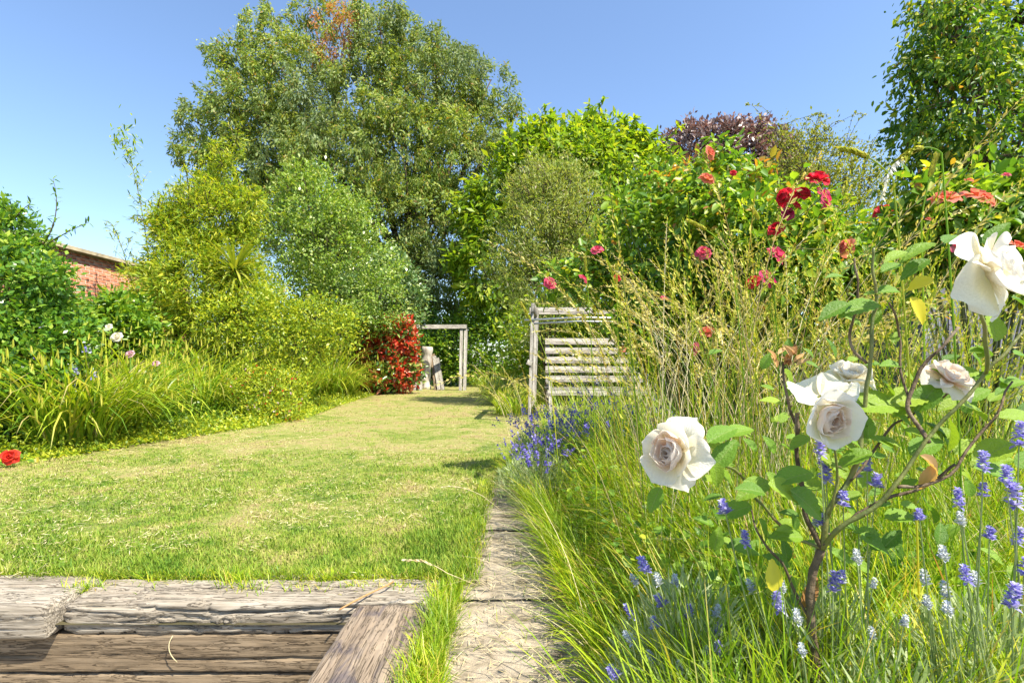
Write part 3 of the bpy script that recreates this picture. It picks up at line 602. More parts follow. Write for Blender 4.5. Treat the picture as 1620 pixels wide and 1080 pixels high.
bush('hedge_shrub', 'rounded bright green shrub behind the roses above the bench', 'shrub',
     [(990, 350, 52, 0), (945, 390, 44, 0), (1060, 335, 52, 0), (1025, 400, 60, 0), (960, 445, 50, 0), (1120, 330, 60, .3), (1110, 420, 70, 0), (1180, 380, 80, .4), (1260, 400, 80, .4), (1350, 440, 70, .6), (1440, 480, 80, .5), (1540, 450, 80, .3), (1650, 430, 90, 0), (1060, 500, 70, .8), (1250, 500, 90, .5), (1450, 520, 100, .5)],
     10.8, 4200, 12, .15, .10, .5, M['green2'], kind='d', stem_r=.05, shell=.65, ntw=150, spr=(160, .5, 16, .8, .05))
n = 17000; x = rng.uniform(-30, 34, n); y = 33+rng.normal(0, 1.2, n); z = rng.uniform(0, 1, n)**.8*(4.3+.9*fbm(np.stack([x*.5, 0*x, 0*x], -1), 3, 5)); mb = MB()
leaf_geo(mb, np.stack([x, y, z], -1), rdir(n), unit(rdir(n)+[0, -.5, .6]), .4*rng.uniform(.6, 1.3, n), .23); tag(mb.build('distant_hedgerow', M['green2'], kind='stuff'), 'distant green hedgerow closing the gaps low behind the garden', 'hedgerow', kind='stuff')
# dark hedge plants closing the garden behind the arch
HG = 'evergreen hedge shrubs behind the arch'
for k, (lob, Yc, nm, mat, lab) in enumerate([
    ([(770, 545, 42, 0), (800, 560, 40, 0), (745, 575, 36, 0), (720, 545, 40, .3), (770, 590, 30, -.4), (820, 590, 34, 0), (745, 520, 26, .6)], 19., 900, M['green2'], 'bushy green hedge shrub seen through the arch opening'),
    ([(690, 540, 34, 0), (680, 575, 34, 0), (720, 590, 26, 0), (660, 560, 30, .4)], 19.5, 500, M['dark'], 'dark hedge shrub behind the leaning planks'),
    ([(860, 540, 44, 0), (900, 560, 50, 0), (850, 590, 40, 0), (940, 540, 60, .5), (1000, 560, 60, .6), (890, 500, 40, .6)], 13., 1300, M['green1'], 'light green hedge shrub behind the slatted bench'),
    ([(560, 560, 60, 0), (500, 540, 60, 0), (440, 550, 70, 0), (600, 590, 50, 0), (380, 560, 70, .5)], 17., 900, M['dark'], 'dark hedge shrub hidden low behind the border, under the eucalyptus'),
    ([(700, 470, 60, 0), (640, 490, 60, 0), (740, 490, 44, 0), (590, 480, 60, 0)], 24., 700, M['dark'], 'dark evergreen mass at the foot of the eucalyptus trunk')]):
    bush('hedge_shrub', lab, 'hedge', lob, Yc, nm, 13, .2, .13, .5, mat, stem_r=.05, shell=.6, ntw=40, group=HG)

# ------------------------------------------------------------------ left border shrubs
bush('round_shrub', 'rounded light green small-leaved shrub in front of the eucalyptus', 'shrub',
     [(485, 325, 48, 0), (520, 385, 72, -.4), (450, 385, 52, 0), (570, 430, 58, 0), (440, 440, 52, .2), (540, 470, 60, -.4), (470, 470, 56, 0), (480, 285, 20, 0), (430, 330, 28, .2), (550, 330, 26, .2), (600, 470, 44, 0), (500, 530, 60, 0)],
     13.5, 3200, 14, .15, .078, .5, M['pitto'], stem_r=.04, shell=.55, ntw=150, sub=5, spr=(150, .35, 18, .8, .02))
bush('laurel_shrub', 'blue green broad-leaved shrub overhanging the red-leaved bush', 'shrub',
     [(610, 455, 44, 0), (640, 490, 32, 0), (585, 495, 42, 0), (560, 530, 40, 0), (620, 425, 22, 0), (655, 470, 16, 0), (540, 470, 34, .2)],
     15.6, 1100, 13, .15, .12, .42, M['laurel'], kind='d', stem_r=.05, shell=.6)
bush('golden_shrub', 'low yellow green shrub between the sedge and the round shrub', 'shrub',
     [(440, 515, 38, 0), (500, 508, 34, 0), (540, 525, 26, 0), (390, 505, 38, 0), (350, 510, 36, 0), (470, 545, 40, 0), (410, 550, 44, 0), (530, 490, 12, 0)],
     9.6, 1400, 12, .12, .06, .45, M['goldgreen'], stem_r=.03, shell=.55)
bam = bush('bamboo_clump', 'golden yellow bamboo clump in front of the brick wall', 'bamboo',
     [(240, 455, 34, 0), (285, 400, 42, 0), (325, 350, 44, .2), (300, 450, 56, -.2), (360, 400, 44, .3), (342, 305, 26, .4), (352, 255, 13, .4), (385, 470, 46, 0), (235, 495, 38, -.2), (330, 500, 50, 0), (372, 222, 7, .4), (270, 350, 22, 0), (395, 330, 18, .4), (215, 425, 10, 0), (300, 310, 18, .2), (370, 340, 34, .3)],
     10.2, 3600, 16, .12, .10, .2, M['gold'], droop=.2, out=.9, up=.3, stem_r=.012, shell=.45, ntw=160, spr=(150, .45, 22, .8, .25), mat_b=M['rose_stem'], trunk='culm', flat=.8)
# tall bare bamboo culms with tufted tips
for k, (b, m_, t, nl, nb, lab) in enumerate([
    ((240, 470), (232, 330), (196, 218), 46, 12, 'tallest thin bamboo cane with a tufted tip against the blue sky'),
    ((215, 480), (200, 400), (178, 355), 26, 6, 'short pale bamboo cane to the left of the tallest cane'),
    ((255, 480), (262, 400), (250, 335), 26, 5, 'small wispy bamboo cane just right of the tallest cane')]):
    Y = 10.0+.1*k; root = thing('bamboo_cane', lab, 'bamboo', W(b[0], b[1], Y)*np.array([1, 1, 0]), 'bare bamboo canes above the brick wall')
    pc, pl = Part(root), Part(root); base = W(b[0]-3, b[1], Y); base[2] = 0
    pts = np.vstack([[base], bez(W(*b, Y), W(*m_, Y), W(*t, Y), 10)]); shoot(pc, pl, pts, .014, nl, .14, .2, .55)
    for j in range(nb):
        f = .45+.5*j/nb; p0 = pts[1+int(f*8.9)]; sgn = -1 if j % 2 else 1
        e = p0+np.array([sgn*rng.uniform(.12, .35), rng.uniform(-.2, .2), rng.uniform(.2, .5)])*(1.2-f*.6)
        shoot(pc, pl, bez(p0, (p0+e)/2+[0, 0, -.03], e, 5), .005, 9, .11, .2, .3)
    n = 90 if k == 0 else 12; P = pts[-1]+rng.normal(0, 1, (n, 3))*np.array([.11, .11, .22])-[0, 0, .12]
    leaf_geo(pl, P, unit(rdir(n)*.8+np.array([.1, 0, -.2])), unit(rdir(n)*.5+[0, 0, 1]), .14, .03, 'o')
    pc.build('cane', M['rose_stem'], smooth=True); pl.build('leaves', M['gold' if k else 'green1'], kind='stuff')
# cordyline palms: every sword leaf a part
def cordyline(label, px, py, Y, R_, n, mat):
    c = W(px, py, Y); root = thing('cordyline_palm', label, 'palm', (c[0], c[1], 0), 'spiky cordyline palms'); p = Part(root)
    tube(p, wob(bez((c[0], c[1], -.05), (c[0]+.1, c[1], c[2]*.5), c, 7), .04), np.linspace(.11, .07, 7), 8); p.build('trunk', M['bark'], smooth=True)
    mb = MB(); k = 6; t = np.linspace(0, 1, k+1); w = .024*np.sin(math.pi*(t*.85+.12))**.6; w[-1] = 0; z = -.25*t**2.2; v = []
    for i_ in range(k+1): v += [(t[i_], w[i_]/R_*1., z[i_]+w[i_]*.4), (t[i_], 0, z[i_]), (t[i_], -w[i_]/R_, z[i_]+w[i_]*.4)]
    q = []
    for i_ in range(k): b = i_*3; q += [(b, b+1, b+4, b+3), (b+1, b+2, b+5, b+4)]
    mb.add(v, q); me = mb.mesh('sword_leaf', mat, True)
    for j in range(n):
        a = j*2.4; el = R(70)-R(145)*(j/n)**.8+rng.normal(0, .1); X_ = Vector((math.cos(a)*math.cos(el), math.sin(a)*math.cos(el), math.sin(el)))
        Y_ = Vector((0, 0, 1)).cross(X_).normalized(); Z_ = X_.cross(Y_); mt = Matrix((X_, Y_, Z_)).transposed().to_4x4()
        o = bpy.data.objects.new('sword_leaf', me); col.objects.link(o); o.parent = root; o.matrix_local = Matrix.Translation((0, 0, c[2]+rng.uniform(-.1, .05))) @ mt @ Matrix.Scale(R_*rng.uniform(.8, 1.1), 4)
cordyline('large cordyline palm with yellowing sword leaves amid the golden bamboo', 372, 428, 10.0, .74, 170, M['sedge_old'])
cordyline('smaller dark cordyline palm poking out left of the large one', 275, 365, 10.4, .55, 90, M['green2'])

# brick outbuilding at the left: coursed bricks
bw = thing('brick_outbuilding', 'red brick flat-roofed outbuilding wall behind the left border', 'building', (-9.1, 7.0, 0))
p = Part(bw); box(p, (-9.33, 10.75, 1.59), (.42, 7.5, 3.18)); p.build('wall', M['mortar'])
mbk = MB(); box(mbk, (0, 0, 0), (.03, .213, .063), bev=.004); bme = mbk.mesh('brick', M['brick'])
rest = Part(bw); zt = 3.17
for r_ in range(42):
    z = zt-.038-r_*.075
    for k in range(33):
        y = 7.12+k*.225+(.1125 if r_ % 2 else 0)
        if y > 14.4: continue
        off = float(rng.uniform(-.003, .003))
        if r_ < 16 and 9.2 < y < 13.2:
            o = bpy.data.objects.new('brick', bme); col.objects.link(o); o.parent = bw; o.location = (-9.130+off+9.1, y-7.0, z)
        else: box(rest, (-9.130+off, y, z), (.03, .213, .063))
rest.build('brickwork', M['brick'], kind='stuff')
p = Part(bw); box(p, (-9.28, 10.75, 3.225), (.56, 7.6, .09), bev=.01); p.build('coping', M['coping'])
p = Part(bw); box(p, (-11.4, 10.75, 3.20), (3.7, 7.5, .07)); p.build('roof', M['coping'])
p = Part(bw); box(p, (-11.4, 14.3, 1.58), (3.68, .3, 3.14)); box(p, (-11.4, 7.2, 1.58), (3.68, .3, 3.14)); box(p, (-13.1, 10.75, 1.58), (.3, 6.8, 3.14)); p.build('side_wall', M['mortar'])

# dark green shrub at the far left with long young shoots
r1, P1, d1, i1, C1, R1 = bush('climber_shrub', 'dense dark green climber at the left edge beside the brick wall', 'shrub',
     [(10, 380, 40, 0), (20, 460, 60, -.2), (80, 515, 44, -.2), (50, 560, 60, -.4), (5, 620, 66, -.6), (-60, 450, 100, 0), (-80, 600, 110, -.3), (5, 345, 16, 0), (45, 420, 24, .1), (55, 600, 40, -.3), (100, 500, 20, .2)],
     5.9, 3600, 13, .10, .062, .5, M['climber'], kind='d', stem_r=.03, shell=.6, ntw=200, singles=280, flat=.6)
for k, (pts, lab) in enumerate([([(70, 385), (100, 340), (84, 283)], 'upright young shoot rising highest from the left climber'), ([(70, 390), (100, 368), (140, 352)], 'young shoot leaning right over the brick wall'), ([(20, 350), (35, 330), (48, 322)], 'short shoot curling at the far left edge')]):
    Y = 5.8; base = W(pts[0][0], pts[0][1], Y)
    pc, pl = Part(r1), Part(r1); shoot(pc, pl, bez(W(*pts[0], Y), W(*pts[1], Y), W(*pts[2], Y), 8), .008, 30, .085, .32, .05, droop=.2, pairs=True)
    pc.build('shoot', M['bark'], smooth=True); pl.build('shoot_leaves', M['green2'], kind='stuff')
bush('glossy_shrub', 'mid green glossy shrub under the brick wall between climber and bamboo', 'shrub',
     [(150, 520, 28, 0), (190, 505, 26, 0), (120, 530, 26, 0), (200, 530, 28, 0)], 7.6, 800, 12, .11, .085, .45, M['green2'], kind='o', stem_r=.02, singles=60)

sh = thing('dark_shed', 'dark slate-grey boarded shed glimpsed behind the coral roses', 'shed', (6.2, 6.6, 0))
p = Part(sh); box(p, (6.2, 6.6, 1.2), (2.9, 1.3, 2.4)); p.build('wall', M['slate'])
p = Part(sh); box(p, (6.2, 6.55, 2.47), (3.2, 1.7, .08), rotx(R(4)), .01); p.build('roof', M['slate'])
for k in range(20):
    p = Part(sh); box(p, (4.83+k*.145, 5.935, 1.19), (.135, .022, 2.36), bev=.004); p.build('board', M['slate'])
# photinia
PH = [(612, 548, 34, 0), (642, 538, 24, -.1), (592, 540, 26, 0), (632, 585, 28, -.1), (602, 585, 24, 0), (575, 548, 16, 0), (650, 560, 14, 0), (650, 595, 18, 0), (612, 605, 20, 0)]
PH = [(a-12, b, c, e) for a, b, c, e in PH]
P, d, i, C, Rr = crown_pts(PH, 1700, 14.4, .55, cull=.5)
root = thing('photinia_bush', 'red and green leaved bush against the left post of the arch', 'shrub', (C[:, 0].mean(), 14.4, 0))
foliage(root, P[::2], d[::2], 11, .10, .13, .42, M['photinia_red'], out=.8, up=.4, kind='o', cname='red_foliage')
foliage(root, P[1::2], d[1::2], 10, .13, .12, .45, M['photinia_green'], out=.4, kind='o', cname='green_foliage')
limbs(root, root.location, C, Rr, .05, P, M['bark'], 60, .2, 'stems')

# small red and white flowered bush
r3, P3, d3, _, _, _ = bush('salvia_bush', 'small bush dotted with tiny red and white flowers at the border edge', 'shrub',
     [(415, 620, 34, 0), (450, 640, 30, 0), (385, 610, 26, 0), (460, 615, 22, .2), (430, 655, 26, -.2)], 7.9, 700, 12, .09, .04, .45, M['goldgreen'], stem_r=.012, shell=.55, ntw=60)
k = rng.choice(len(P3), 90, replace=False); p = Part(r3); Pf = P3[k]+d3[k]*.06+[0, -.04, .03]
leaf_geo(p, np.repeat(Pf, 3, 0), rdir(270), rdir(270), .028, .022); p.build('red_flowers', M['p_scarlet'], kind='stuff')
k = rng.choice(len(P3), 50, replace=False); p = Part(r3); Pf = P3[k]+d3[k]*.06+[0, -.04, .02]
leaf_geo(p, np.repeat(Pf, 3, 0), rdir(150), rdir(150), .028, .022); p.build('white_flowers', M['p_pale'], kind='stuff')

# drooping sedge clumps
def sedge(label, x, y, H, nb, nh, group='drooping sedge clumps in the left border', mat='sedge', wide=1.0, cat='sedge', name='sedge_clump', spread=.16):
    root = thing(name, label, cat, (x, y, 0), group); p = Part(root)
    rr = spread*np.sqrt(rng.random(nb)); aa = rng.uniform(0, 6.28, nb); P = np.stack([x+rr*np.cos(aa), y+rr*np.sin(aa), 0*rr-.03], -1)
    az = aa+rng.normal(0, .7, nb); L = H*rng.uniform(.7, 1.35, nb)
    blades(p, P, az, L, .021*wide*rng.uniform(.7, 1.3, nb), rng.uniform(.05, .45, nb), rng.uniform(1.0, 2.5, nb), 6, .4)
    p.build('blades', M[mat], kind='stuff')
    if nh:
        p = Part(root); aa = rng.uniform(0, 6.28, nh); P = np.tile([x, y, 0.], (nh, 1))+rng.normal(0, .07, (nh, 3))*[1, 1, 0]
        c, h = blades(p, P, aa, H*rng.uniform(1.1, 1.55, nh), .005, rng.uniform(.05, .35, nh), rng.uniform(1.2, 2.2, nh), 7, .2)
        p.build('seed_stems', M[mat], kind='stuff'); p = Part(root)
        for q in (5, 6, 7):          # hanging catkins
            m = nh; o_ = c[q]; Ls = rng.uniform(.07, .13, m); s_ = Ls*0+.012
            for a_ in (0, 2.1, 4.2):
                leaf_geo(p, o_, np.tile([0, 0, -1.], (m, 1))+.15*rdir(m), np.tile([math.cos(a_), math.sin(a_), 0], (m, 1)), Ls, s_, 'o')
        p.build('catkins', M['seedgreen'], kind='stuff')
    return root
SED = [(95, 712, .72, 'sedge clump at the far left front, beside the red rose'), (150, 706, .8, 'second sedge clump from the left along the lawn edge'), (50, 700, .75, 'sedge clump behind the red rose under the dark climber'),
       (215, 690, .75, 'sedge clump below the pale pink flowers, on the lawn edge'), (190, 660, .95, 'taller sedge clump behind the second front clump'), (270, 660, .95, 'wide sedge clump in the middle of the left border'),
       (110, 655, .95, 'sedge clump beside the dark climber, middle row'), (330, 665, .85, 'sedge clump left of the salvia bush on the lawn edge'), (345, 640, 1.0, 'tall sedge clump behind and left of the salvia bush'),
       (240, 638, 1.1, 'tall sedge clump in front of the glossy shrub'), (300, 632, 1.1, 'tall sedge clump under the golden bamboo'), (395, 632, .95, 'sedge clump in front of the low yellow shrub'),
       (480, 640, .85, 'sedge clump right of the salvia bush'), (530, 632, .9, 'sedge clump half way to the red-leaved bush'), (548, 630, .6, 'last front sedge clump before the red-leaved bush'), (500, 622, 1.1, 'tall sedge clump behind the salvia bush to the right'), (450, 624, 1.05, 'sedge clump directly behind the salvia bush'), (170, 636, 1.15, 'tall back-row sedge clump near the dark climber')]
SED += [(130, 642, 1.5, 'tallest sedge clump at the back beside the dark climber'), (225, 625, 1.6, 'tall back sedge clump below the white flower cluster'), (290, 618, 1.6, 'tall back sedge clump under the cordyline'), (350, 614, 1.6, 'tall back sedge clump under the golden bamboo edge'), (420, 612, 1.6, 'back sedge clump before the low yellow shrub'), (480, 610, 1.6, 'back sedge clump under the round shrub'), (60, 662, 1.3, 'sedge clump growing up into the dark climber')]
for (px, py, H, lab) in SED:
    x, y, _ = G(px, py); y += .12; sedge(lab, x-.12, y, H*(1.62 if y < 9 else 1.75), 230, 30, spread=.2)
# ground cover at the border foot
n = 16000; y = 4.3*(15/4.3)**rng.random(n); x = edx(EDGE_L, y)-np.abs(rng.normal(0, .55, n))+.03; z = np.abs(rng.normal(0, .06, n))*np.clip((edx(EDGE_L, y)-x)/.25, .3, 1.6)
mb = MB(); leaf_geo(mb, np.stack([x, y, z], -1), unit(rdir(n)+[0, -.1, .3]), unit(rdir(n)*.5+[0, -.2, 1]), rng.uniform(.03, .07, n), rng.uniform(.018, .035, n), 'd')
tag(mb.build('ground_cover', M['goldgreen'], kind='stuff'), 'low leafy weeds along the foot of the left border', 'ground cover', kind='stuff')
# loose mid-green filler plants inside the border, so nothing bare shows
n = 30000; y = 5.0*(15/5.0)**rng.random(n); x = edx(EDGE_L, y)-.8-np.abs(rng.normal(0, 1.6, n)); z = rng.uniform(0, 1, n)*np.clip((edx(EDGE_L, y)-x-.8)*.75, .05, 1.3)
ok = x > -9.0; x, y, z = x[ok], y[ok], z[ok]; n = len(x); mb = MB()
leaf_geo(mb, np.stack([x, y, z], -1), unit(rdir(n)+[0, -.1, .6]), unit(rdir(n)*.6+[0, -.2, 1]), rng.uniform(.05, .1, n), rng.uniform(.022, .045, n), 'd')
tag(mb.build('border_undergrowth', M['green2'], kind='stuff'), 'tangled green undergrowth filling the left border', 'undergrowth', kind='stuff')

# ------------------------------------------------------------------ timber arch, log, planks
ar = thing('timber_arch', 'square grey timber arch at the far end of the lawn', 'arch', (-2.3, 16.1, 0)); 
for x, w in ((-3.03, .13), (-1.62, .10), (-1.49, .10)):
    p = Part(ar); between(p, (x, 16.1, -.1), (x+(.04 if x > -2 else 0), 16.1, 1.93), w, .12, (0, 1, 0)); p.build('post', M['grey_wood_z'])
p = Part(ar); between(p, (-3.2, 16.1, 1.995), (-1.42, 16.08, 2.0), .14, .13); p.build('beam', M['grey_wood'])
p = Part(ar); box(p, (-2.86, 16.0, .12), (.11, .11, .34), rotz(.2), .01); p.build('stub_post', M['grey_wood_z'])
lg = thing('pale_log', 'pale bark-flecked log standing behind the left arch post', 'log', (W(674, 600, 16.8)[0], 16.8, 0)); p = Part(lg)
b0 = W(673, 606, 16.8); t0 = W(677, 548, 16.8); b0[2] = -.05
a = np.linspace(0, 2*math.pi, 13)[:-1]; tube(p, wob(bez(b0, (b0+t0)/2+[-.04, 0, 0], t0, 14), .03, 3), .17+.02*np.sin(np.arange(14)*1.7), 12); p.build('log', M['pale_bark'], smooth=True)
lg_o = lg
PL = 'boards leaning behind the arch'
for k, (bx, tx, ty, w, lab) in enumerate([(695, 684, 560, .17, 'widest leaning board, nearest the pale log'), (699, 687, 563, .13, 'narrow grey board leaning second from the pale log'), (705, 692, 566, .11, 'thin outermost board leaning at the widest slant')]):
    a_ = W(bx-4, 0, 16.5-.07*k); a_[2] = 0; b_ = W(tx, ty, 16.85-.05*k); mb = MB(); between(mb, a_, b_, w, .03, (.3, 1, 0)); o = mb.build('leaning_board', M['grey_wood_z' if k else 'sleeper_brown']); tag(o, lab, 'board', PL)

# ------------------------------------------------------------------ timber swing frame and slatted bench behind the roses
ab = thing('timber_pergola', 'open grey timber pergola with steel rods standing over the bench', 'pergola', (1.2, 8.0, 0))
FP = G(838, 668)
def fp(a, b, w, h, nm='post', up=(0, 1, 0), m='grey_wood_z'):
    p = Part(ab); between(p, a, b, w, h, up); p.build(nm, M[m])
fp((.245, 7.45, -.1), (.30, 7.45, 1.72), .048, .06)
fp((.36, 8.75, -.1), (.42, 8.75, 1.78), .08, .08)
fp((2.45, 7.45, -.1), (2.42, 7.45, 1.72), .06, .07)
fp((2.55, 8.75, -.1), (2.52, 8.75, 1.78), .08, .08)
fp((.30, 7.38, 1.68), (.42, 8.85, 1.745), .05, .13, 'side_rail', (0, 0, 1), 'grey_wood')
fp((2.42, 7.38, 1.68), (2.52, 8.85, 1.745), .05, .13, 'side_rail', (0, 0, 1), 'grey_wood')
fp((.30, 8.80, 1.77), (2.62, 8.80, 1.77), .06, .12, 'beam', (0, 0, 1), 'grey_wood')
fp((.24, 7.45, .85), (.27, 7.45, .92), .085, .085, 'post_joint')
for k, (z, y) in enumerate(((1.50, 7.42), (1.47, 7.75))):
    p = Part(ab); tube(p, [(.18+.1*k, y, z), (1.0, y, z+.04), (2.5, y, z+.02)], .015, 8); p.build('steel_rod', M['metal'], smooth=True)
bn = thing('garden_bench', 'slatted grey timber bench standing in the frame behind the roses', 'bench', (1.45, 8.3, 0))
bx0, bx1 = .56, 2.2
for k in range(5):
    z = 1.245-k*.158; y = 8.72-.03*k; p = Part(bn); between(p, (bx0, y, z), (bx1, y, z+rng.normal(0, .004)), .025, .112); p.build('slat', M['grey_wood'])
for k in range(4):
    p = Part(bn); between(p, (bx0-.02, 8.52-.11*k, .47), (bx1+.02, 8.52-.11*k, .47), .09, .03); p.build('seat_slat', M['grey_wood'])
p = Part(bn); between(p, (bx0, 8.12, .41), (bx1, 8.12, .41), .03, .09); p.build('front_rail', M['grey_wood'])
for x in (bx0+.05, bx1-.05):
    p = Part(bn); between(p, (x, 8.14, -.08), (x, 8.14, .62), .06, .06, (0, 1, 0)); p.build('leg', M['grey_wood_z'])
    p = Part(bn); between(p, (x, 8.63, -.08), (x, 8.78, 1.3), .06, .05, (0, 1, 0)); p.build('leg', M['grey_wood_z'])
p = Part(bn); between(p, (1.45, 8.66, .3), (1.45, 8.76, 1.28), .06, .03, (0, 1, 0)); p.build('back_brace', M['grey_wood_z'])

# ------------------------------------------------------------------ roses
def petal_mesh(name, w, h, cup, curl, mat, seed=0, n=9, ruff=.05):
    """unit petal: base at origin, grows along +z, cups towards +y (the flower's axis), tip curls back"""
    u = np.linspace(-1, 1, n); v = np.linspace(0, 1, n); U, V = np.meshgrid(u, v, indexing='ij')
    wid = w*(.16+.84*np.sin(np.clip(V, 0, 1)**.75*math.pi*.5)**1.1)*np.sqrt(np.clip(1-np.clip((V-.62)/.38, 0, 1)**2.4*.72, 0, 1))
    X_ = U*wid; Zz = h*V*(1-.10*U**2*V)-.05*h*np.exp(-(U/.2)**2)*V**6*-1.2
    Y_ = cup*(U**2)*wid*.9+cup*.35*h*np.sin(V*math.pi*.8)*-1*(.6)-curl*h*np.clip(V-.55, 0, 1)**2*2.2
    Y_ += ruff*h*(np.sin(U*3.1+seed*1.7+V*2)+.5*np.sin(U*6.3+seed*2.9))*V**2
    mb = MB(); i_ = (np.arange(n-1)[:, None]*n+np.arange(n-1)[None]).ravel(); mb.add(np.stack([X_, Y_, Zz], -1), np.stack([i_, i_+n, i_+n+1, i_+1], -1)); return mb.mesh(name, mat, True)
_pm = {}
def petals_for(mats, hi):
    key = (mats, hi)
    if key not in _pm:
        n = 17 if hi else 6
        _pm[key] = [[petal_mesh('petal', (.66, .80, .72)[s], 1.0, .80-.22*s, (-.22, .15, .75)[s], M[mats[0] if s < 1 else mats[1]], seed=s*3+q, n=n, ruff=.02+.025*s) for q in range(3)] for s in range(3)]
    return _pm[key]
def rose(parent, pos, face, size, mats, rings, hi=False, name='rose_flower', label=None, splay=1.0, seed=0, cone=.9):
    """rings: list of (count, tilt from axis in degrees, petal length, shape 0..2, radius)"""
    rr = random.Random(seed); fl = bpy.data.objects.new(name, None); col.objects.link(fl); fl.parent = parent; fl.empty_display_size = .02
    off = parent.location; q = Vector(face).normalized().to_track_quat('Z', 'Y'); fl.location = Vector(pos)-off; fl.rotation_euler = (q.to_matrix() @ Matrix.Rotation(rr.uniform(0, 6.28), 3, 'Z')).to_euler()
    if label: fl['label'] = label
    pm = petals_for(mats, hi); a0 = 0
    for (cnt, tilt, ln, shp, rad) in rings:
        a0 += 1.1
        for k in range(cnt):
            a = a0+k*2*math.pi/cnt+rr.uniform(-.18, .18); tl = R(tilt+rr.uniform(-7, 7)); s_ = size*ln*rr.uniform(.9, 1.08)
            o = bpy.data.objects.new('petal', rr.choice(pm[shp])); col.objects.link(o); o.parent = fl
            o.matrix_local = Matrix.Rotation(a, 4, 'Z') @ Matrix.Translation((0, -rad*size, 0)) @ Matrix.Rotation(tl, 4, 'X') @ Matrix.Rotation(rr.uniform(-.2, .2), 4, 'Z') @ Matrix.Diagonal((s_*rr.uniform(.9, 1.1), s_, s_, 1))
    return fl
SMALL = [(3, 8, .55, 0, .02), (5, 28, .62, 0, .07), (5, 52, .70, 1, .1), (6, 78, .75, 2, .1)]
OPEN = [(4, 15, .5, 0, .03), (5, 45, .65, 1, .08), (6, 72, .8, 2, .1)]

# red and pink climbing rose: canes, leaves, flowers
REDL = [(1000, 455, 48, .4), (1000, 525, 24, 0), (1040, 505, 34, 0), (930, 442, 32, .5), (885, 448, 20, .5), (960, 420, 34, .5), (1060, 430, 60, .2), (1100, 340, 50, 0), (1130, 290, 36, 0), (1060, 300, 30, .3), (1170, 380, 62, -.2), (1240, 360, 55, -.3), (1290, 345, 26, -.2), (1240, 430, 60, -.4), (1310, 410, 50, -.3), (1380, 420, 40, -.3), (1340, 375, 20, 0), (1180, 290, 26, 0), (1010, 350, 34, .3), (1065, 555, 34, .2), (1195, 520, 42, 0), (1290, 500, 36, 0), (1130, 480, 60, 0), (1400, 450, 60, -.3), (1150, 250, 16, 0)]
P, d, i, C, Rr = crown_pts(REDL, 2150, 3.3, .3, cull=.35, seed=8, sub=4)
rb = thing('climbing_rose', 'large climbing rose with red and pink blooms beside the bench', 'rose bush', (1.35, 3.3, 0))
br = (P[:, 2] > W(0, 330, 3.3)[2]) & (P[:, 0] > W(1060, 0, 3.3)[0]) & (P[:, 0] < W(1215, 0, 3.3)[0]) & (P[:, 2] > W(0, 285, 3.3)[2]) & (rng.random(len(P)) < .3)
foliage(rb, P[~br], d[~br], 9, .07, .048, .55, M['rose_leaf'], kind='o', out=.6, up=.1, droop=.2, singles=280, cname='foliage')
foliage(rb, P[br], d[br], 9, .06, .05, .5, M['rose_leaf_bronze'], kind='o', out=.9, up=.6, cname='bronze_foliage')
limbs(rb, rb.location, C, Rr, .02, P, M['rose_stem'], 260, .15, 'canes')
for k, (px, py, sz, mt, fx, Y) in enumerate([(1293, 277, 36, 'p_red', .1, 2.5), (1243, 306, 30, 'p_red', -.4, 2.6), (1268, 302, 28, 'p_red', .2, 2.55), (1300, 306, 36, 'p_pink', .5, 2.5), (1258, 322, 20, 'p_red', .1, 2.55), (1246, 334, 22, 'p_magenta', -.2, 2.6),
    (1400, 330, 34, 'p_red', .1, 2.4), (1228, 357, 26, 'p_red', 0, 2.6), (1113, 396, 26, 'p_pink', -.3, 2.9), (1226, 397, 34, 'p_pink', 0, 2.5), (1212, 436, 34, 'p_magenta', .3, 2.4), (1192, 442, 22, 'p_red', -.8, 2.5), (1340, 386, 30, 'p_coral', -.9, 2.2),
    (944, 392, 20, 'p_pink', 0, 3.4), (870, 444, 20, 'p_pink', -.2, 3.5), (922, 438, 18, 'p_pink', .3, 3.4), (976, 438, 12, 'p_red', 0, 3.4), (1120, 520, 24, 'p_coral', .2, 2.7), (1100, 547, 20, 'p_pink', -.2, 2.7), (1118, 279, 26, 'p_coral', .1, 2.9), (1122, 238, 22, 'p_coral', 0, 2.9), (1050, 470, 14, 'p_pink', 0, 3.0), (1160, 272, 10, 'p_red', 0, 2.9), (985, 550, 14, 'p_coral', 0, 3.2)]):
    pos = W(px, py, Y)-np.array([0, 0, .2*sz*Y/F]); face = (fx+.5*math.sin(k*5.1), -.6+.45*math.sin(k*2.2), .55+.4*math.cos(k*3.3)); s_ = sz*Y/F*.58
    nm = {'p_red': 'red', 'p_pink': 'pink', 'p_magenta': 'magenta', 'p_coral': 'coral'}[mt]
    rose(rb, pos, face, s_, (mt, mt), SMALL if sz > 24 else OPEN, seed=k, label='%s rose bloom' % nm)
    p = Part(rb); c0 = C[np.argmin(np.linalg.norm(C-pos, axis=1))]; tube(p, bez(c0, (c0+pos)/2+[0, .05, -.03], pos, 5), .003, 4, False); p.build('flower_stalk', M['rose_stem'])
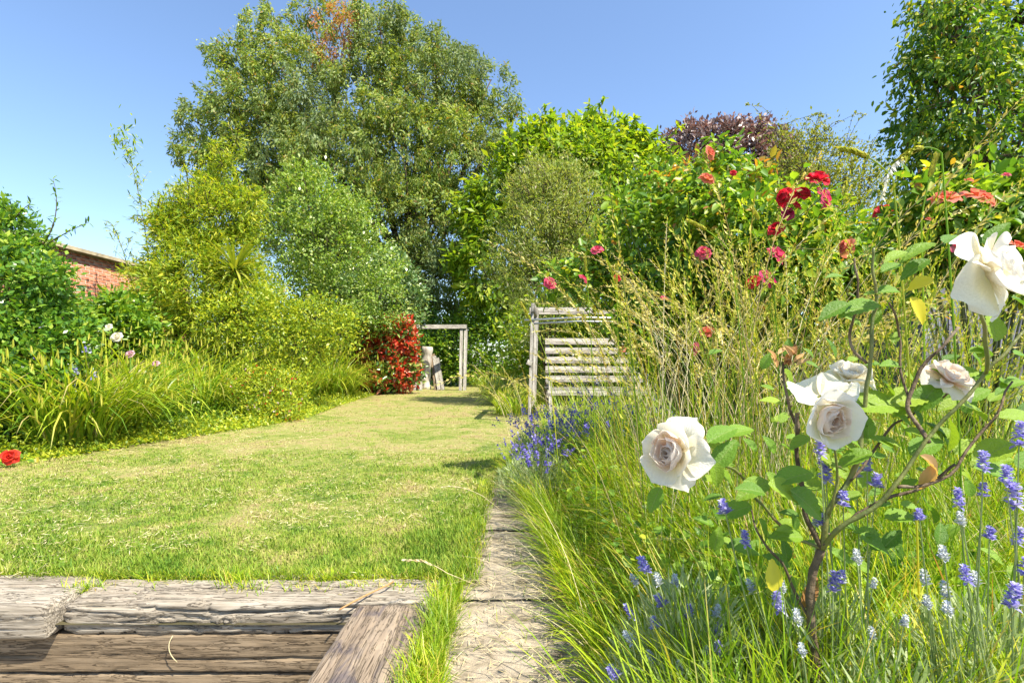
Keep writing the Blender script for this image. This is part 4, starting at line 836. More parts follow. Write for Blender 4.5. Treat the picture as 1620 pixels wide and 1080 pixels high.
# second rose at right edge
R2L = [(1480, 330, 34, 0), (1530, 330, 38, 0), (1590, 320, 40, .1), (1560, 370, 44, 0), (1620, 360, 50, 0), (1490, 390, 40, .1), (1610, 420, 50, 0), (1440, 370, 24, .1), (1680, 380, 60, 0)]
P, d, i, C, Rr = crown_pts(R2L, 900, 2.2, .3, cull=.4, seed=9)
r2 = thing('coral_rose_bush', 'rose bush with peach and coral blooms at the right edge', 'rose bush', (2.0, 2.2, 0))
foliage(r2, P, d, 8, .05, .044, .5, M['rose_leaf'], kind='o', out=.6, up=.1, droop=.2, singles=200); limbs(r2, r2.location, C, Rr, .015, P, M['rose_stem'], 90, .2, 'canes')
for k, (px, py, sz, mt, fx) in enumerate([(1495, 308, 40, 'p_coral', -.2), (1546, 306, 44, 'p_coral', .3), (1522, 386, 32, 'p_pink', -.3), (1610, 385, 26, 'p_coral', .3), (1592, 275, 12, 'p_pink', 0), (1532, 283, 12, 'p_coral', 0), (1470, 345, 12, 'p_coral', 0)]):
    Y = 1.95; pos = W(px, py, Y)-np.array([0, 0, .2*sz*Y/F]); rose(r2, pos, (fx, -.5, .9), sz*Y/F*.6, (mt, mt), OPEN, seed=50+k, label='%s rose bloom' % ('coral' if mt == 'p_coral' else 'pink striped'))
# scarlet rose at far left edge of lawn
sr = thing('scarlet_rose', 'single scarlet rose low at the lawn edge, far left', 'rose', G(5, 735)*np.array([1, 1, 0])); b = np.array(sr.location)
pos = W(17, 722, 4.35); p = Part(sr); tube(p, bez(b+[-.15, .2, 0], b+[-.1, .1, .2], pos, 6), .004, 5); p.build('stem', M['rose_stem']); rose(sr, pos, (.3, -.85, .35), .075, ('p_scarlet', 'p_scarlet'), OPEN, seed=77)
P = pos+rng.normal(0, 1, (26, 3))*[.12, .08, .05]-[.08, -.12, .05]; p = Part(sr); leaf_geo(p, P, unit(rdir(26)), unit(rdir(26)*.4+[0, -.3, 1]), .06, .035, 'o'); p.build('leaves', M['rose_leaf'])
# pale flowers scattered over the left border
for k, (px, py, sz, mt, lab) in enumerate([(133, 523, 9, 'p_pale', 'small pale pink flower below the climber'), (206, 560, 10, 'p_pale', 'pale pink flower in the middle of the sedge'), (185, 533, 13, 'p_white', 'white flower cluster left of the bamboo'), (225, 588, 8, 'p_white', 'small white flower above the front sedge'), (172, 517, 8, 'p_white', 'small white flower beside the cluster'), (247, 575, 8, 'p_pale', 'pale flower right of the pale pink one'), (446, 460, 8, 'p_pale', 'tiny pink flower on the round shrub'), (100, 505, 8, 'p_pale', 'pale flower against the dark climber')]):
    Y = [6.4, 6.4, 6.8, 6.2, 7.0, 6.4, 11.5, 5.6][k]; pos = W(px, py, Y); root = thing('pale_flower', lab, 'flower', (pos[0], pos[1]+.1, 0), 'pale flowers scattered in the left border'); p = Part(root)
    tube(p, bez((pos[0], pos[1]+.1, 0), (pos[0]+.05, pos[1]+.05, pos[2]*.6), pos, 5), .004, 4, False); p.build('stalk', M['rose_stem']); rose(root, pos, (.2, -.8, .5), sz*Y/F*.75, (mt, mt), OPEN, seed=90+k)
# violet clematis specks
for k, (px, py) in enumerate([(137, 553), (119, 590), (147, 592), (60, 563), (66, 522)]):
    pos = W(px, py, 5.4); root = thing('violet_flower', ['violet flower spike over the sedge', 'violet flower low beside the climber', 'small violet flower right of the low one', 'violet flower against the dark leaves', 'violet flower high in the dark leaves'][k], 'flower', (pos[0], pos[1], 0), 'violet flowers beside the climber')
    p = Part(root); tube(p, [(pos[0], pos[1], 0), pos], .003, 4, False); p.build('stalk', M['rose_stem']); p = Part(root); n = 14
    leaf_geo(p, pos+rng.normal(0, 1, (n, 3))*[.015, .015, .04], rdir(n), rdir(n), .035, .028); p.build('florets', M['lav_flower'], kind='stuff')

# ------------------------------------------------------------------ meadow grass in the right bed
def bed_left(y): return np.interp(y, [0, 1.0, 1.6, 2.2, 3.0, 3.6, 4.4, 6, 8, 11, 14], [.32, .30, .25, .21, .15, .06, .02, .1, .3, .4, -.3])
def bedpts(n, y0, y1, w, e=1.0):
    y = y0*(y1/y0)**(rng.random(n)**e); x = bed_left(y)+w*rng.random(n)*np.maximum(1.2*y, 1.0); return x, y
def meadow(label, n, y0, y1, Lr, wd, lean, mat='meadow', w=1.0, k=4, name='meadow_grass', curl=(.3, 1.6), e=1.0):
    x, y = bedpts(n, y0, y1, w, e); mb = MB(); P = np.stack([x, y, 0*x-.03], -1)
    ed = np.clip((x-bed_left(y))/.5, .3, 1)
    az = rng.uniform(0, 6.28, n); az = np.where(rng.random(n) < .35*(1-ed)*2, math.pi+rng.normal(0, .6, n), az)
    blades(mb, P, az, rng.uniform(*Lr, n)*ed, wd*rng.uniform(.6, 1.4, n)*(1+.10*y), rng.uniform(.02, lean, n), rng.uniform(*curl, n), k)
    tag(mb.build(name, M[mat], kind='stuff'), label, 'grass', kind='stuff')
meadow('fresh long grass blades filling the right bed', 38000, 1.1, 5.2, (.35, .72), .0042, .5)
meadow('taller rank grass among the roses and lavender', 8000, 1.5, 7.5, (.5, .95), .0045, .35)
n = 2700; y = rng.uniform(.72, 1.2, n); x = y*rng.uniform(.33, 1.15, n); mb = MB(); blades(mb, np.stack([x, y, 0*x-.02], -1), rng.uniform(0, 6.28, n), rng.uniform(.38, .64, n), .0042*rng.uniform(.6, 1.5, n), rng.uniform(.02, .4, n), rng.uniform(.2, 1.3, n), 5)
tag(mb.build('near_grass', M['meadow'], kind='stuff'), 'long grass growing up between the lavender and the rose stems', 'grass', kind='stuff')
meadow('broad dark grass blades low in the right bed', 5000, 1.1, 5.0, (.25, .6), .010, .7, curl=(.8, 2.2))
n = 9000; x, y = bedpts(n, 1.05, 6.0, 1.0); z = rng.uniform(.02, .42, n); mb = MB()
leaf_geo(mb, np.stack([x+.1, y, z], -1), unit(rdir(n)+[0, -.1, .3]), unit(rdir(n)*.6+[0, -.2, 1]), rng.uniform(.02, .055, n), rng.uniform(.012, .03, n), 'o')
tag(mb.build('bed_weeds', M['rose_leaf'], kind='stuff'), 'small leafy weeds tangled among the long grass', 'weeds', kind='stuff')
n = 1500; y = rng.uniform(1.15, 4.2, n); x = bed_left(y)+rng.uniform(-.02, .12, n); mb = MB(); blades(mb, np.stack([x, y, 0*x-.02], -1), math.pi+rng.normal(0, .7, n), rng.uniform(.12, .42, n)*np.clip(y/2.4, .45, 1), .005, rng.uniform(.2, .9, n), rng.uniform(.5, 1.4, n), 5)
tag(mb.build('overhanging_grass', M['meadow'], kind='stuff'), 'grass blades leaning over the right side of the path', 'grass', kind='stuff')
meadow('fine bleached stems woven through the long grass', 2600, 1.2, 6, (.45, .85), .0022, .4, 'straw')
meadow('low grass carpeting the right bed floor', 17000, 1.0, 12., (.12, .35), .006, .9, w=1.1, k=3)
def seedstems(label, spots, mat, mstem, name='seeding_grass', head=.2, hw=.005, npl=34, az=None, curl=(.5, 1.7), lean=(.02, .3), sl=.012, cat='grass', kind='stuff', thing_=False, root=None, r=.0009):
    """flowering grass stems carrying spikelets over the last part"""
    P = np.array([s[:3] for s in spots]); L = np.array([s[3] for s in spots]); n = len(P)
    a = rng.uniform(0, 6.28, n) if az is None else az+rng.normal(0, .5, n)
    ms = Part(root) if root else MB(); k = 12; lean_ = rng.uniform(*lean, n); cu = rng.uniform(*curl, n)
    c = [P]; h = np.stack([np.cos(a), np.sin(a), 0*a], -1); up = np.array([0, 0, 1.])
    for i_ in range(k):
        th = lean_+cu*((i_+.5)/k)**2.6; c.append(c[-1]+(h*np.sin(th)[:, None]+up*np.cos(th)[:, None])*(L/k)[:, None])
    c = np.array(c)
    S = np.cross(h, up)
    for s_ in (S, ) if not root else (S, ):
        vs = []; 
        for i_ in range(k+1): w_ = r*(1.2-.6*i_/k)*(1+.25*P[:, 1:2]); vs += [c[i_]-s_*w_+h*w_*.5, c[i_]+s_*w_+h*w_*.5, c[i_]-h*w_]
        v = np.stack(vs, 1); b = np.arange(n)[:, None]*(3*(k+1)); q = np.concatenate([b+np.array([[3*i_+u, 3*i_+(u+1) % 3, 3*i_+3+(u+1) % 3, 3*i_+3+u]]) for i_ in range(k) for u in range(3)]); ms.add(v, q)
    mh = Part(root) if root else MB(); t = 1-head*(1-np.tile(np.linspace(0, 1, npl), (n, 1))); f = t*k; i0 = np.minimum(f.astype(int), k-1); fr = (f-i0)[..., None]
    A = c.transpose(1, 0, 2); ix = np.arange(n)[:, None]; Q = A[ix, i0]*(1-fr)+A[ix, i0+1]*fr; T = unit(A[ix, i0+1]-A[ix, i0])
    env = (.45+.55*np.sin(np.linspace(.25, 3.0, npl)))[None, :, None]
    out = rng.normal(size=Q.shape); out -= T*(out*T).sum(-1, keepdims=True); out = unit(out)
    D = unit(T+out*.55); Lr = (sl*env[..., 0]*rng.uniform(.8, 1.4, Q.shape[:2])*(1+.12*Q[..., 1])).ravel()
    leaf_geo(mh, (Q+out*hw*env*rng.random(Q.shape[:2])[..., None]).reshape(-1, 3), D.reshape(-1, 3), out.reshape(-1, 3), Lr, Lr*.36)
    if root: ms.build('stem', M[mstem]); mh.build('seed_head', M[mat], kind='stuff'); return root
    tag(ms.build(name+'_stems', M[mstem], kind='stuff'), label+', their thin stems', cat, kind='stuff'); tag(mh.build(name+'_heads', M[mat], kind='stuff'), label+', their seed heads', cat, kind='stuff')
def spots(n, pxr, Yr, zr):
    """stems rooted in the bed so that their heads reach over the roses"""
    out = []
    for _ in range(n):
        Y = rng.uniform(*Yr); px = rng.uniform(*pxr); out.append(((px-CX)*Y/F, Y, -.02, rng.uniform(*zr)))
    return out
seedstems('bleached grasses arching over the climbing rose', spots(200, (1010, 1380), (1.6, 2.9), (1.15, 1.72)), 'seed', 'straw', head=.25, curl=(.6, 2.1), npl=46, sl=.014)
seedstems('golden upright grasses in the right bed', spots(420, (1020, 1600), (1.3, 3.0), (.85, 1.55)), 'seedgreen', 'meadow', name='upright_grass', head=.2, npl=34, curl=(.1, .9))
seedstems('feathery grasses along the path edge of the bed', spots(26, (850, 1000), (2.6, 4.2), (.8, 1.25)), 'seedgreen', 'meadow', name='path_side_grass', head=.2, npl=30, curl=(.2, 1.2))
seedstems('grasses rising in front of the right half of the bench', spots(60, (955, 1080), (2.6, 4.6), (.9, 1.45)), 'seedgreen', 'meadow', name='bench_side_grass', head=.2, npl=34, curl=(.3, 1.5))
meadow('dead brown stalks and blades scattered through the right bed', 900, 1.1, 4.5, (.3, .8), .0045, .7, 'dry_leaf', curl=(.2, 2.4))
seedstems('slender grasses among the lavender by the right edge', spots(60, (1400, 1640), (1.2, 2.2), (.8, 1.25)), 'seedgreen', 'meadow', name='edge_grass', head=.2, npl=34, curl=(.2, 1.2))
seedstems('seeding grasses hanging over the lawn side of the frame', [(x_, y_, 0, l_) for x_, y_, l_ in zip(rng.uniform(-.05, .5, 14), rng.uniform(4.2, 6.5, 14), rng.uniform(.6, 1.0, 14))], 'seed', 'straw', name='lawn_side_grass', head=.22, az=math.pi, curl=(.4, 1.3))
# individually placed big seed heads against the sky
for k, (tip, mid, foot, Y, hd, lab) in enumerate([((1332, 236), (1440, 300), (1490, 760), 1.05, .34, 'thick green seed head crossing the sky between the trees'), ((1428, 250), (1510, 240), (1560, 760), 1.0, .34, 'drooping seed head in front of the cherry tree, with a white wisp'),
    ((1480, 250), (1450, 380), (1440, 800), 1.2, .25, 'short upright seed head under the cherry tree'), ((1090, 350), (1180, 420), (1220, 900), 1.5, .25, 'arching seed head over the pink roses'), ((1190, 330), (1230, 420), (1260, 900), 1.6, .22, 'slim seed head in front of the red rose cluster'),
    ((925, 405), (935, 520), (960, 900), 2.0, .22, 'tall seed head rising in front of the bench'), ((825, 480), (880, 600), (960, 850), 2.2, .22, 'seed head leaning left beside the frame post'), ((975, 420), (978, 560), (985, 900), 2.1, .2, 'straight seed head crossing the bench slats')]):
    top = W(*tip, Y); m_ = W(*mid, Y); ft = W(*foot, Y); ft[2] = -.02; ft[0] = m_[0]+.02
    root = thing('seeding_grass', lab, 'tall grass', ft, 'tall seed heads standing over the roses'); ctrl = m_; pts = np.vstack([bez(ft, ft*.5+m_*.5+[.02, 0, 0], m_*.75+ft*.25*0+top*.25, 8)[:-1], bez(m_*.75+top*.25, m_*.45+top*.55+[0, 0, .03], top, 12)])
    p = Part(root); tube(p, pts, np.linspace(.0022, .0011, len(pts)), 5); p.build('stem', M['meadow'], smooth=True)
    n = 190; t = 1-hd*.9*rng.random(n); f = t*(len(pts)-1); i0 = np.minimum(f.astype(int), len(pts)-2); Q = pts[i0]+(pts[i0+1]-pts[i0])*(f-i0)[:, None]; T = unit(pts[i0+1]-pts[i0])
    o_ = rng.normal(size=Q.shape); o_ -= T*(o_*T).sum(-1, keepdims=True); o_ = unit(o_); p = Part(root); leaf_geo(p, Q+o_*.0015, unit(T+o_*.4), o_, .0125*rng.uniform(.7, 1.3, n), .005); p.build('seed_head', M['seedgreen'], kind='stuff')
    if k == 1:
        p = Part(root); Q = bez(top, top+[-.03, 0, -.01], top+[-.04, 0, -.075], 30); leaf_geo(p, Q, unit(rdir(30)*.6+[0, 0, -1]), rdir(30), .014, .005); p.build('white_wisp', M['p_white'], kind='stuff')

# grass tussocks beside the arch and along the lawn's right side
TG = 'grass tussocks along the far right lawn edge'
for (px, py, H, lab) in [(790, 640, .9, 'grey green tussock right of the arch'), (770, 622, .9, 'tussock directly beside the right arch post'), (812, 636, 1.0, 'tussock between the arch and the timber frame'), (800, 655, .7, 'low tussock spilling on the lawn near the frame'), (828, 630, 1.1, 'tussock behind the timber frame post'), (750, 608, .8, 'tussock just beyond the arch')]:
    x, y, _ = G(px, py); sedge(lab, x+.15, y, H*.85, 260, 10, TG, 'grey_green' if px in (790, 812) else 'sedge', .8, 'grass tussock', 'grass_tussock', .3)
# tufts of grass on and beside the sleepers
def tuft(mb, x, y, z, n, H, sp, w=.0035, lean=.8):
    P = np.stack([x+rng.normal(0, sp, n), y+rng.normal(0, sp*.6, n), 0*np.zeros(n)+z], -1); blades(mb, P, rng.uniform(0, 6.28, n), rng.uniform(.5, 1.2, n)*H, w, rng.uniform(.05, lean, n), rng.uniform(.3, 1.5, n), 4)
mb = MB(); n = 2600; y = rng.uniform(1.2, 2.15, n); x = rng.uniform(-.315, -.20, n)+np.where(y > 1.9, rng.uniform(-.03, .02, n), 0); blades(mb, np.stack([x, y, 0*x-.05], -1), rng.uniform(0, 6.28, n), rng.uniform(.05, .14, n), .0034, rng.uniform(.05, .6, n), rng.uniform(.3, 1.4, n), 4)
n = 1400; y = rng.uniform(2.1, 3.8, n); x = -.20+rng.normal(0, .03, n); blades(mb, np.stack([x, y, 0*x-.02], -1), rng.uniform(0, 6.28, n), rng.uniform(.04, .10, n), .0036, rng.uniform(.05, .7, n), rng.uniform(.3, 1.4, n), 4)
tag(mb.build('edge_grass_strip', M['meadow'], kind='stuff'), 'bright grass strip growing between the flat sleeper and the path', 'grass', kind='stuff')
mb = MB()
for (x, y, n, H, sp) in [(-1.15, 2.09, 90, .09, .035), (-1.05, 2.05, 60, .08, .04), (-.62, 2.07, 60, .05, .05), (-1.70, 2.03, 110, .07, .03), (-.95, 2.08, 60, .05, .08), (-1.45, 2.09, 60, .05, .08), (-.45, 2.05, 80, .04, .04), (-.8, 2.06, 40, .045, .05)]: tuft(mb, x, y, -.012, n, H, sp)
n = 6000; x = rng.uniform(-3.7, -.3, n); y = rng.uniform(2.115, 2.17, n); blades(mb, np.stack([x, y, 0*x-.015], -1), rng.uniform(0, 6.28, n), rng.uniform(.025, .075, n), .0032, rng.uniform(.1, 1., n), rng.uniform(.3, 1.4, n), 3)
tag(mb.build('sleeper_edge_grass', M['meadow'], kind='stuff'), 'grass tufts creeping over the back of the top sleepers', 'grass', kind='stuff')
mb = MB(); n = 1500; y = rng.uniform(.9, 4.6, n); x = rng.choice([-.2, .1, .2, .3, .35], n)+rng.normal(0, .07, n); blades(mb, np.stack([x, y, 0*x-.02], -1), rng.uniform(0, 6.28, n), rng.uniform(.01, .06, n), .003, rng.uniform(.3, 1.2, n), rng.uniform(.3, 1.4, n), 3)
tag(mb.build('path_weeds', M['blade'], kind='stuff'), 'sparse weeds growing in the path joints', 'weeds', kind='stuff')
n = 2400; x = rng.uniform(-.2, .5, n); y = 1.0*(5/1.0)**rng.random(n); a = rng.uniform(0, 6.28, n); mb = MB(); leaf_geo(mb, np.stack([x, y, 0*x-.008], -1), np.stack([np.cos(a), np.sin(a), 0*a+.05], -1), np.tile([0, 0, 1.], (n, 1))+.2*rdir(n), rng.uniform(.015, .07, n), .0028)
tag(mb.build('path_straws', M['straw'], kind='stuff'), 'dry straws and mowings scattered over the path slabs', 'clippings', kind='stuff')
n = 70; y = rng.uniform(1.3, 4.2, n); x = .12+rng.uniform(0, .18, n); mb = MB(); blades(mb, np.stack([x, y, 0*x-.02], -1), math.pi+rng.normal(0, .5, n), rng.uniform(.25, .6, n), .0022, rng.uniform(.2, .8, n), rng.uniform(.3, 1.2, n), 6)
tag(mb.build('path_side_stems', M['straw'], kind='stuff'), 'thin dry stems leaning out over the path', 'grass', kind='stuff')
# straws
mb = MB(); tube(mb, wob(bez((-.47, 2.03, .03), (-.56, 1.93, .022), (-.625, 1.85, .004), 8), .006), .0035, 5); tag(mb.build('straw_stalk', M['dry_leaf']), 'dry stalk lying across the joint of the grey and flat sleepers', 'stalk')
mb = MB(); tube(mb, wob(bez((-1.262, 1.905, -.118), (-1.285, 1.885, -.16), (-1.235, 1.89, -.208), 8), .002), .0016, 5); tag(mb.build('straw_stalk', M['straw']), 'thin pale straw hanging on the brown sleeper face', 'straw')
for k, (a_, b_, c_, lab) in enumerate([((640, 886), (670, 880), (706, 905), 'pale seed head lying over the lawn near the path corner'), ((700, 770), (730, 765), (765, 785), 'pale dry seed head leaning over the lawn beside the path')]):
    Y = (GY(905, .06), GY(785, .1))[k]; pts = wob(bez(W(*a_, Y), W(*b_, Y), W(*c_, Y), 10), .003); root = thing('fallen_seed_head', lab, 'seed head', (pts[-1][0], pts[-1][1], 0)); p = Part(root)
    tube(p, np.vstack([pts, [pts[-1]+np.array([.12, .02, -pts[-1][2]])]]), .0016, 4); p.build('stem', M['straw']); n = 60; f = rng.random(n)*7; i0 = f.astype(int); Q = pts[i0]+(pts[i0+1]-pts[i0])*(f-i0)[:, None]; p = Part(root)
    leaf_geo(p, Q, unit(-(pts[i0+1]-pts[i0])*60+rdir(n)*.4), rdir(n), .02, .006); p.build('seeds', M['straw'], kind='stuff')

# ------------------------------------------------------------------ lavender
def spike_mesh(name, L, r, whorls, mat, seed, dense=7):
    g = np.random.default_rng(seed); mb = MB(); zs = np.linspace(0, L, whorls); 
    for w_, z in enumerate(zs):
        if whorls > 4 and w_ == 1: continue
        for k in range(dense):
            a = 2*math.pi*k/dense+w_*.6+g.normal(0, .15); e = r*(1.0-.35*z/L); c = np.array([math.cos(a), math.sin(a), .0])
            for b_ in (-.5, .5):
                D = np.array([[math.cos(a+b_*.7), math.sin(a+b_*.7), .8+g.normal(0, .6)]]); leaf_geo(mb, np.array([[0, 0, z]])+c*e*.35, D, np.array([[-D[0, 0]*.4, -D[0, 1]*.4, 1]]), e*1.5*g.uniform(.8, 1.2), e*.85, 'o', fold=.25)
    return mb.mesh(name, mat)
SPM = [spike_mesh('flower_spike', 0.022+.006*s, .0085, 4+s, M['lav_flower'], s) for s in range(3)]
SPC = [spike_mesh('flower_spike', .022, .0065, 4, M['lav_calyx'], 9)]
def lavender(label, base, spikes, nleaf, H, spread, group, singles=True, leafmat_='lav_leaf', leafL=.045, leafW=.0048, extra=0):
    root = thing('lavender_plant', label, 'lavender', base, group); off = Vector(root.location)
    b = np.array(base, float); ps = Part(root)
    allS = Part(root)
    for (pos, pale, tilt) in spikes:
        pos = np.array(pos); st = b+np.array([rng.normal(0, spread*.25), rng.normal(0, spread*.25), b[2]*0+.05]); mid = (st+pos)/2+np.array([rng.normal(0, .02), 0, .0]); mid[:2] = st[:2]*.35+pos[:2]*.65
        tube(ps, bez(st, mid, pos, 7), np.linspace(.0018, .0012, 7), 4, False)
        me = random.choice(SPC if pale else SPM); o = bpy.data.objects.new('flower_spike', me); col.objects.link(o); o.parent = root
        ax = unit(pos-mid); ax = Vector(ax+np.array([tilt, 0, 0])).normalized(); o.rotation_euler = ax.to_track_quat('Z', 'Y').to_euler(); o.location = Vector(pos)-off; o.scale = [rng.uniform(.65, 1.05)]*3
        if not pale:
            pass
    if extra:
        th = rng.uniform(0, 6.28, extra); rr = spread*rng.uniform(.1, 1, extra); P = b+np.stack([rr*np.cos(th)*.4, rr*np.sin(th)*.4, 0*th], -1); 
        cc, _ = blades(ps, P, th, H*rng.uniform(.8, 1.25, extra), .003, rng.uniform(0, .5, extra), rng.uniform(0, .6, extra), 4)
        tip = cc[-1]; Tn = unit(cc[-1]-cc[-2])
        for j in range(8):
            Q = tip-Tn*.006*j*rng.uniform(.8, 1.4, extra)[:, None]; o_ = rdir(extra); leaf_geo(allS, Q, unit(o_+Tn*.5), Tn, .020, .015, 'd')
        allS.build('flower_spikes', M['lav_deep'], kind='stuff')
    if spikes or extra: ps.build('stalks', M[leafmat_], kind='stuff')
    n = nleaf; th = rng.uniform(0, 6.28, n); rr = spread*np.sqrt(rng.random(n)); zz = H*.8*(rng.random(n)**.5)*(1-.5*(rr/spread)**2)
    P = b+np.stack([rr*np.cos(th), rr*np.sin(th), zz], -1); D = unit(np.stack([np.cos(th)*.5, np.sin(th)*.5, 0*th+1.], -1)+.55*rdir(n)); p = Part(root)
    leaf_geo(p, P, D, rdir(n), leafL*rng.uniform(.6, 1.3, n), leafW*rng.uniform(.7, 1.2, n)); p.build('foliage', M[leafmat_], kind='stuff'); return root
LG = 'lavender plants in the right bed'
def sp(l, Y): return [(W(px, py, Y+rng.normal(0, .03)), pale, t) for (px, py, pale, t) in l]
lavender('grey-leaved lavender at the bottom left of the bed, many slim violet spikes', (.36, 1.05, 0), sp([(1023, 903, 0, -.3), (1008, 925, 1, -.3), (1043, 925, 1, 0), (1068, 925, 1, 0), (1050, 958, 0, -.6), (1000, 975, 0, -.4), (1038, 993, 0, -.2), (1088, 976, 0, .1), (1000, 1015, 1, -.4), (1033, 1045, 1, -.3), (975, 1072, 0, -.3), (1075, 1062, 1, .1), (1115, 1035, 1, 0), (1133, 1002, 0, .1), (1132, 975, 1, .1), (1130, 1030, 0, .2)], 1.0), 2800, .56, .17, LG)
lavender('lavender with small violet heads right of the first, before the rose stems', (.60, .98, 0), sp([(1148, 812, 0, -.1), (1180, 862, 0, .1), (1190, 935, 1, 0), (1238, 935, 1, .1), (1262, 985, 1, 0), (1300, 830, 0, 0), (1290, 832, 1, 0), (1234, 965, 0, .1), (1318, 935, 0, .1), (1330, 922, 0, .1), (1357, 890, 1, 0), (1380, 930, 1, .1)], .92), 2200, .56, .17, LG)
lavender('lavender behind the white roses with round violet heads', (.66, 1.0, 0), sp([(1300, 735, 0, 0), (1307, 760, 0, 0), (1355, 755, 0, 0), (1372, 745, 0, 0), (1334, 800, 0, 0), (1385, 770, 0, .1), (1298, 720, 0, 0)], .95), 300, .6, .1, LG)
lavender('large pale-leaved lavender in the bottom right corner with bright violet heads', (.83, .88, 0), sp([(1455, 822, 0, 0), (1555, 742, 0, 0), (1555, 785, 0, 0), (1517, 800, 0, .1), (1520, 830, 1, .1), (1565, 852, 0, .1), (1592, 765, 0, .1), (1612, 705, 0, .1), (1608, 860, 0, .2), (1494, 885, 1, 0), (1497, 945, 1, 0), (1500, 970, 1, 0), (1530, 920, 0, 0), (1465, 925, 1, 0), (1545, 925, 1, 0), (1600, 960, 0, .2), (1468, 960, 1, 0), (1620, 910, 0, .2), (1605, 800, 0, 0)], .82), 4600, .60, .22, LG)
lavender('small pale lavender tuft low at the very bottom of the bed', (.62, .82, 0), sp([(1380, 1010, 1, 0), (1430, 990, 1, 0), (1270, 1035, 1, 0)], .8), 2200, .52, .16, LG)
for k, (px, py, Yb, Hh, ex, lab) in enumerate([(838, 800, 3.35, .36, 60, 'deep violet lavender spilling over the path edge'), (868, 800, 3.7, .44, 60, 'violet lavender behind the one on the path edge'), (905, 770, 3.9, .5, 45, 'lavender in front of the frame post'), (960, 740, 3.6, .58, 36, 'lavender before the bench'), (850, 745, 4.3, .45, 90, 'lavender at the foot of the timber frame'), (1000, 700, 4.0, .7, 60, 'taller faded lavender under the roses')]):
    x = (px-CX)*Yb/F+.04; lavender(lab, (x, Yb, 0), [], 1500, Hh, .26, 'lavender plants beside the path', extra=ex, leafL=.05, leafW=.007)

# ------------------------------------------------------------------ cream rose bush in the foreground
wr = thing('cream_rose_bush', 'cream rose bush with gnarled stems closest on the right', 'rose bush', (.50, .93, 0))
def stem(pts, r0, r1, m='rose_stem', name='stem', n=10, seed=0):
    P = np.array([W(a, b, c) for a, b, c in pts]); t = np.linspace(0, 1, len(P)); T = np.linspace(0, 1, n*len(P)); 
    # Catmull-Rom through the points
    Q = np.vstack([2*P[0]-P[1], P, 2*P[-1]-P[-2]]); out = []
    for i_ in range(len(P)-1):
        for u in np.linspace(0, 1, 8, endpoint=False):
            a, b, c, d_ = Q[i_:i_+4]; out.append(.5*((2*b)+(-a+c)*u+(2*a-5*b+4*c-d_)*u*u+(-a+3*b-3*c+d_)*u**3))
    out.append(P[-1]); out = wob(np.array(out), .007, seed, 16); rad = .78*np.linspace(r0, r1, len(out))*(1+.13*vnoise(out*60, seed))
    p = Part(wr); tube(p, out, rad, 8); p.build(name, M[m], smooth=True)
    if name == 'stem':
        pt = Part(wr); k_ = rng.integers(2, len(out)-2, max(3, len(out)//3)); T = unit(out[k_+1]-out[k_-1]); o2 = unit(np.cross(T, rdir(len(k_)))); leaf_geo(pt, out[k_]+o2*rad[k_][:, None]*.6, unit(o2-T*.3), T, .007, .004); pt.build('thorns', M['rose_wood'], kind='stuff')
    return out
stem([(1300, 1420, .93), (1290, 1050, .93), (1285, 930, .93), (1300, 868, .93)], .011, .009, 'rose_wood', seed=1)
S1 = stem([(1300, 868, .93), (1335, 830, .9), (1420, 770, .87), (1470, 700, .86), (1560, 590, .84), (1640, 500, .84)], .0062, .003, seed=2)
stem([(1300, 868, .93), (1310, 815, .92), (1345, 760, .92), (1362, 650, .92), (1372, 560, .92), (1388, 450, .92), (1378, 395, .92)], .007, .0028, seed=3)
stem([(1372, 575, .92), (1352, 540, .92), (1355, 470, .92), (1350, 410, .92)], .0035, .0022, 'rose_wood', seed=4)
stem([(1300, 868, .93), (1278, 800, .93), (1262, 720, .93), (1258, 670, .92), (1258, 650, .92)], .006, .0045, 'rose_wood', seed=5)
stem([(1470, 700, .86), (1440, 640, .9), (1475, 560, .9), (1515, 512, .9)], .0045, .0035, 'rose_wood', seed=6)
stem([(1335, 830, .9), (1395, 800, .9), (1450, 770, .9), (1510, 735, .9)], .0045, .003, 'rose_wood', seed=7)
stem([(1300, 868, .93), (1250, 840, .95), (1190, 780, .95), (1150, 740, .9), (1080, 730, .84)], .004, .0028, seed=8)
stem([(1310, 815, .92), (1322, 740, .9), (1312, 695, .88)], .003, .0026, seed=9)
stem([(1345, 760, .92), (1400, 690, .95), (1440, 660, .95), (1500, 620, .95)], .003, .0022, 'rose_wood', seed=10)
stem([(1362, 650, .92), (1340, 620, .95), (1345, 600, .98)], .003, .002, seed=11)
stem([(1258, 670, .93), (1245, 620, .95), (1240, 575, .96)], .0035, .0025, 'rose_wood', seed=12)
stem([(1560, 590, .84), (1560, 520, .8), (1560, 470, .78)], .004, .003, seed=13)
stem([(1420, 770, .87), (1480, 760, .86), (1560, 680, .86), (1600, 600, .88)], .004, .002, 'rose_wood', seed=14)
stem([(1290, 1000, .93), (1250, 920, .95), (1210, 850, .95), (1190, 800, .98)], .004, .002, 'rose_wood', seed=15)
stem([(1440, 640, .9), (1420, 560, .93), (1415, 500, .93), (1405, 480, .93)], .003, .002, 'rose_wood', seed=16)
BIG = [(3, 4, .46, 0, .015), (3, 12, .54, 0, .06), (4, 22, .60, 0, .11), (4, 33, .68, 0, .16), (4, 52, .84, 1, .16), (5, 84, 1.0, 2, .12)]
CUP = [(3, 2, .46, 0, .02), (3, 10, .55, 0, .08), (4, 18, .64, 0, .15), (4, 28, .76, 0, .22), (4, 44, .92, 1, .26)]
LOOSE = [(4, 12, .45, 0, .04), (5, 32, .62, 1, .1), (5, 55, .8, 1, .12), (6, 82, .95, 2, .1)]
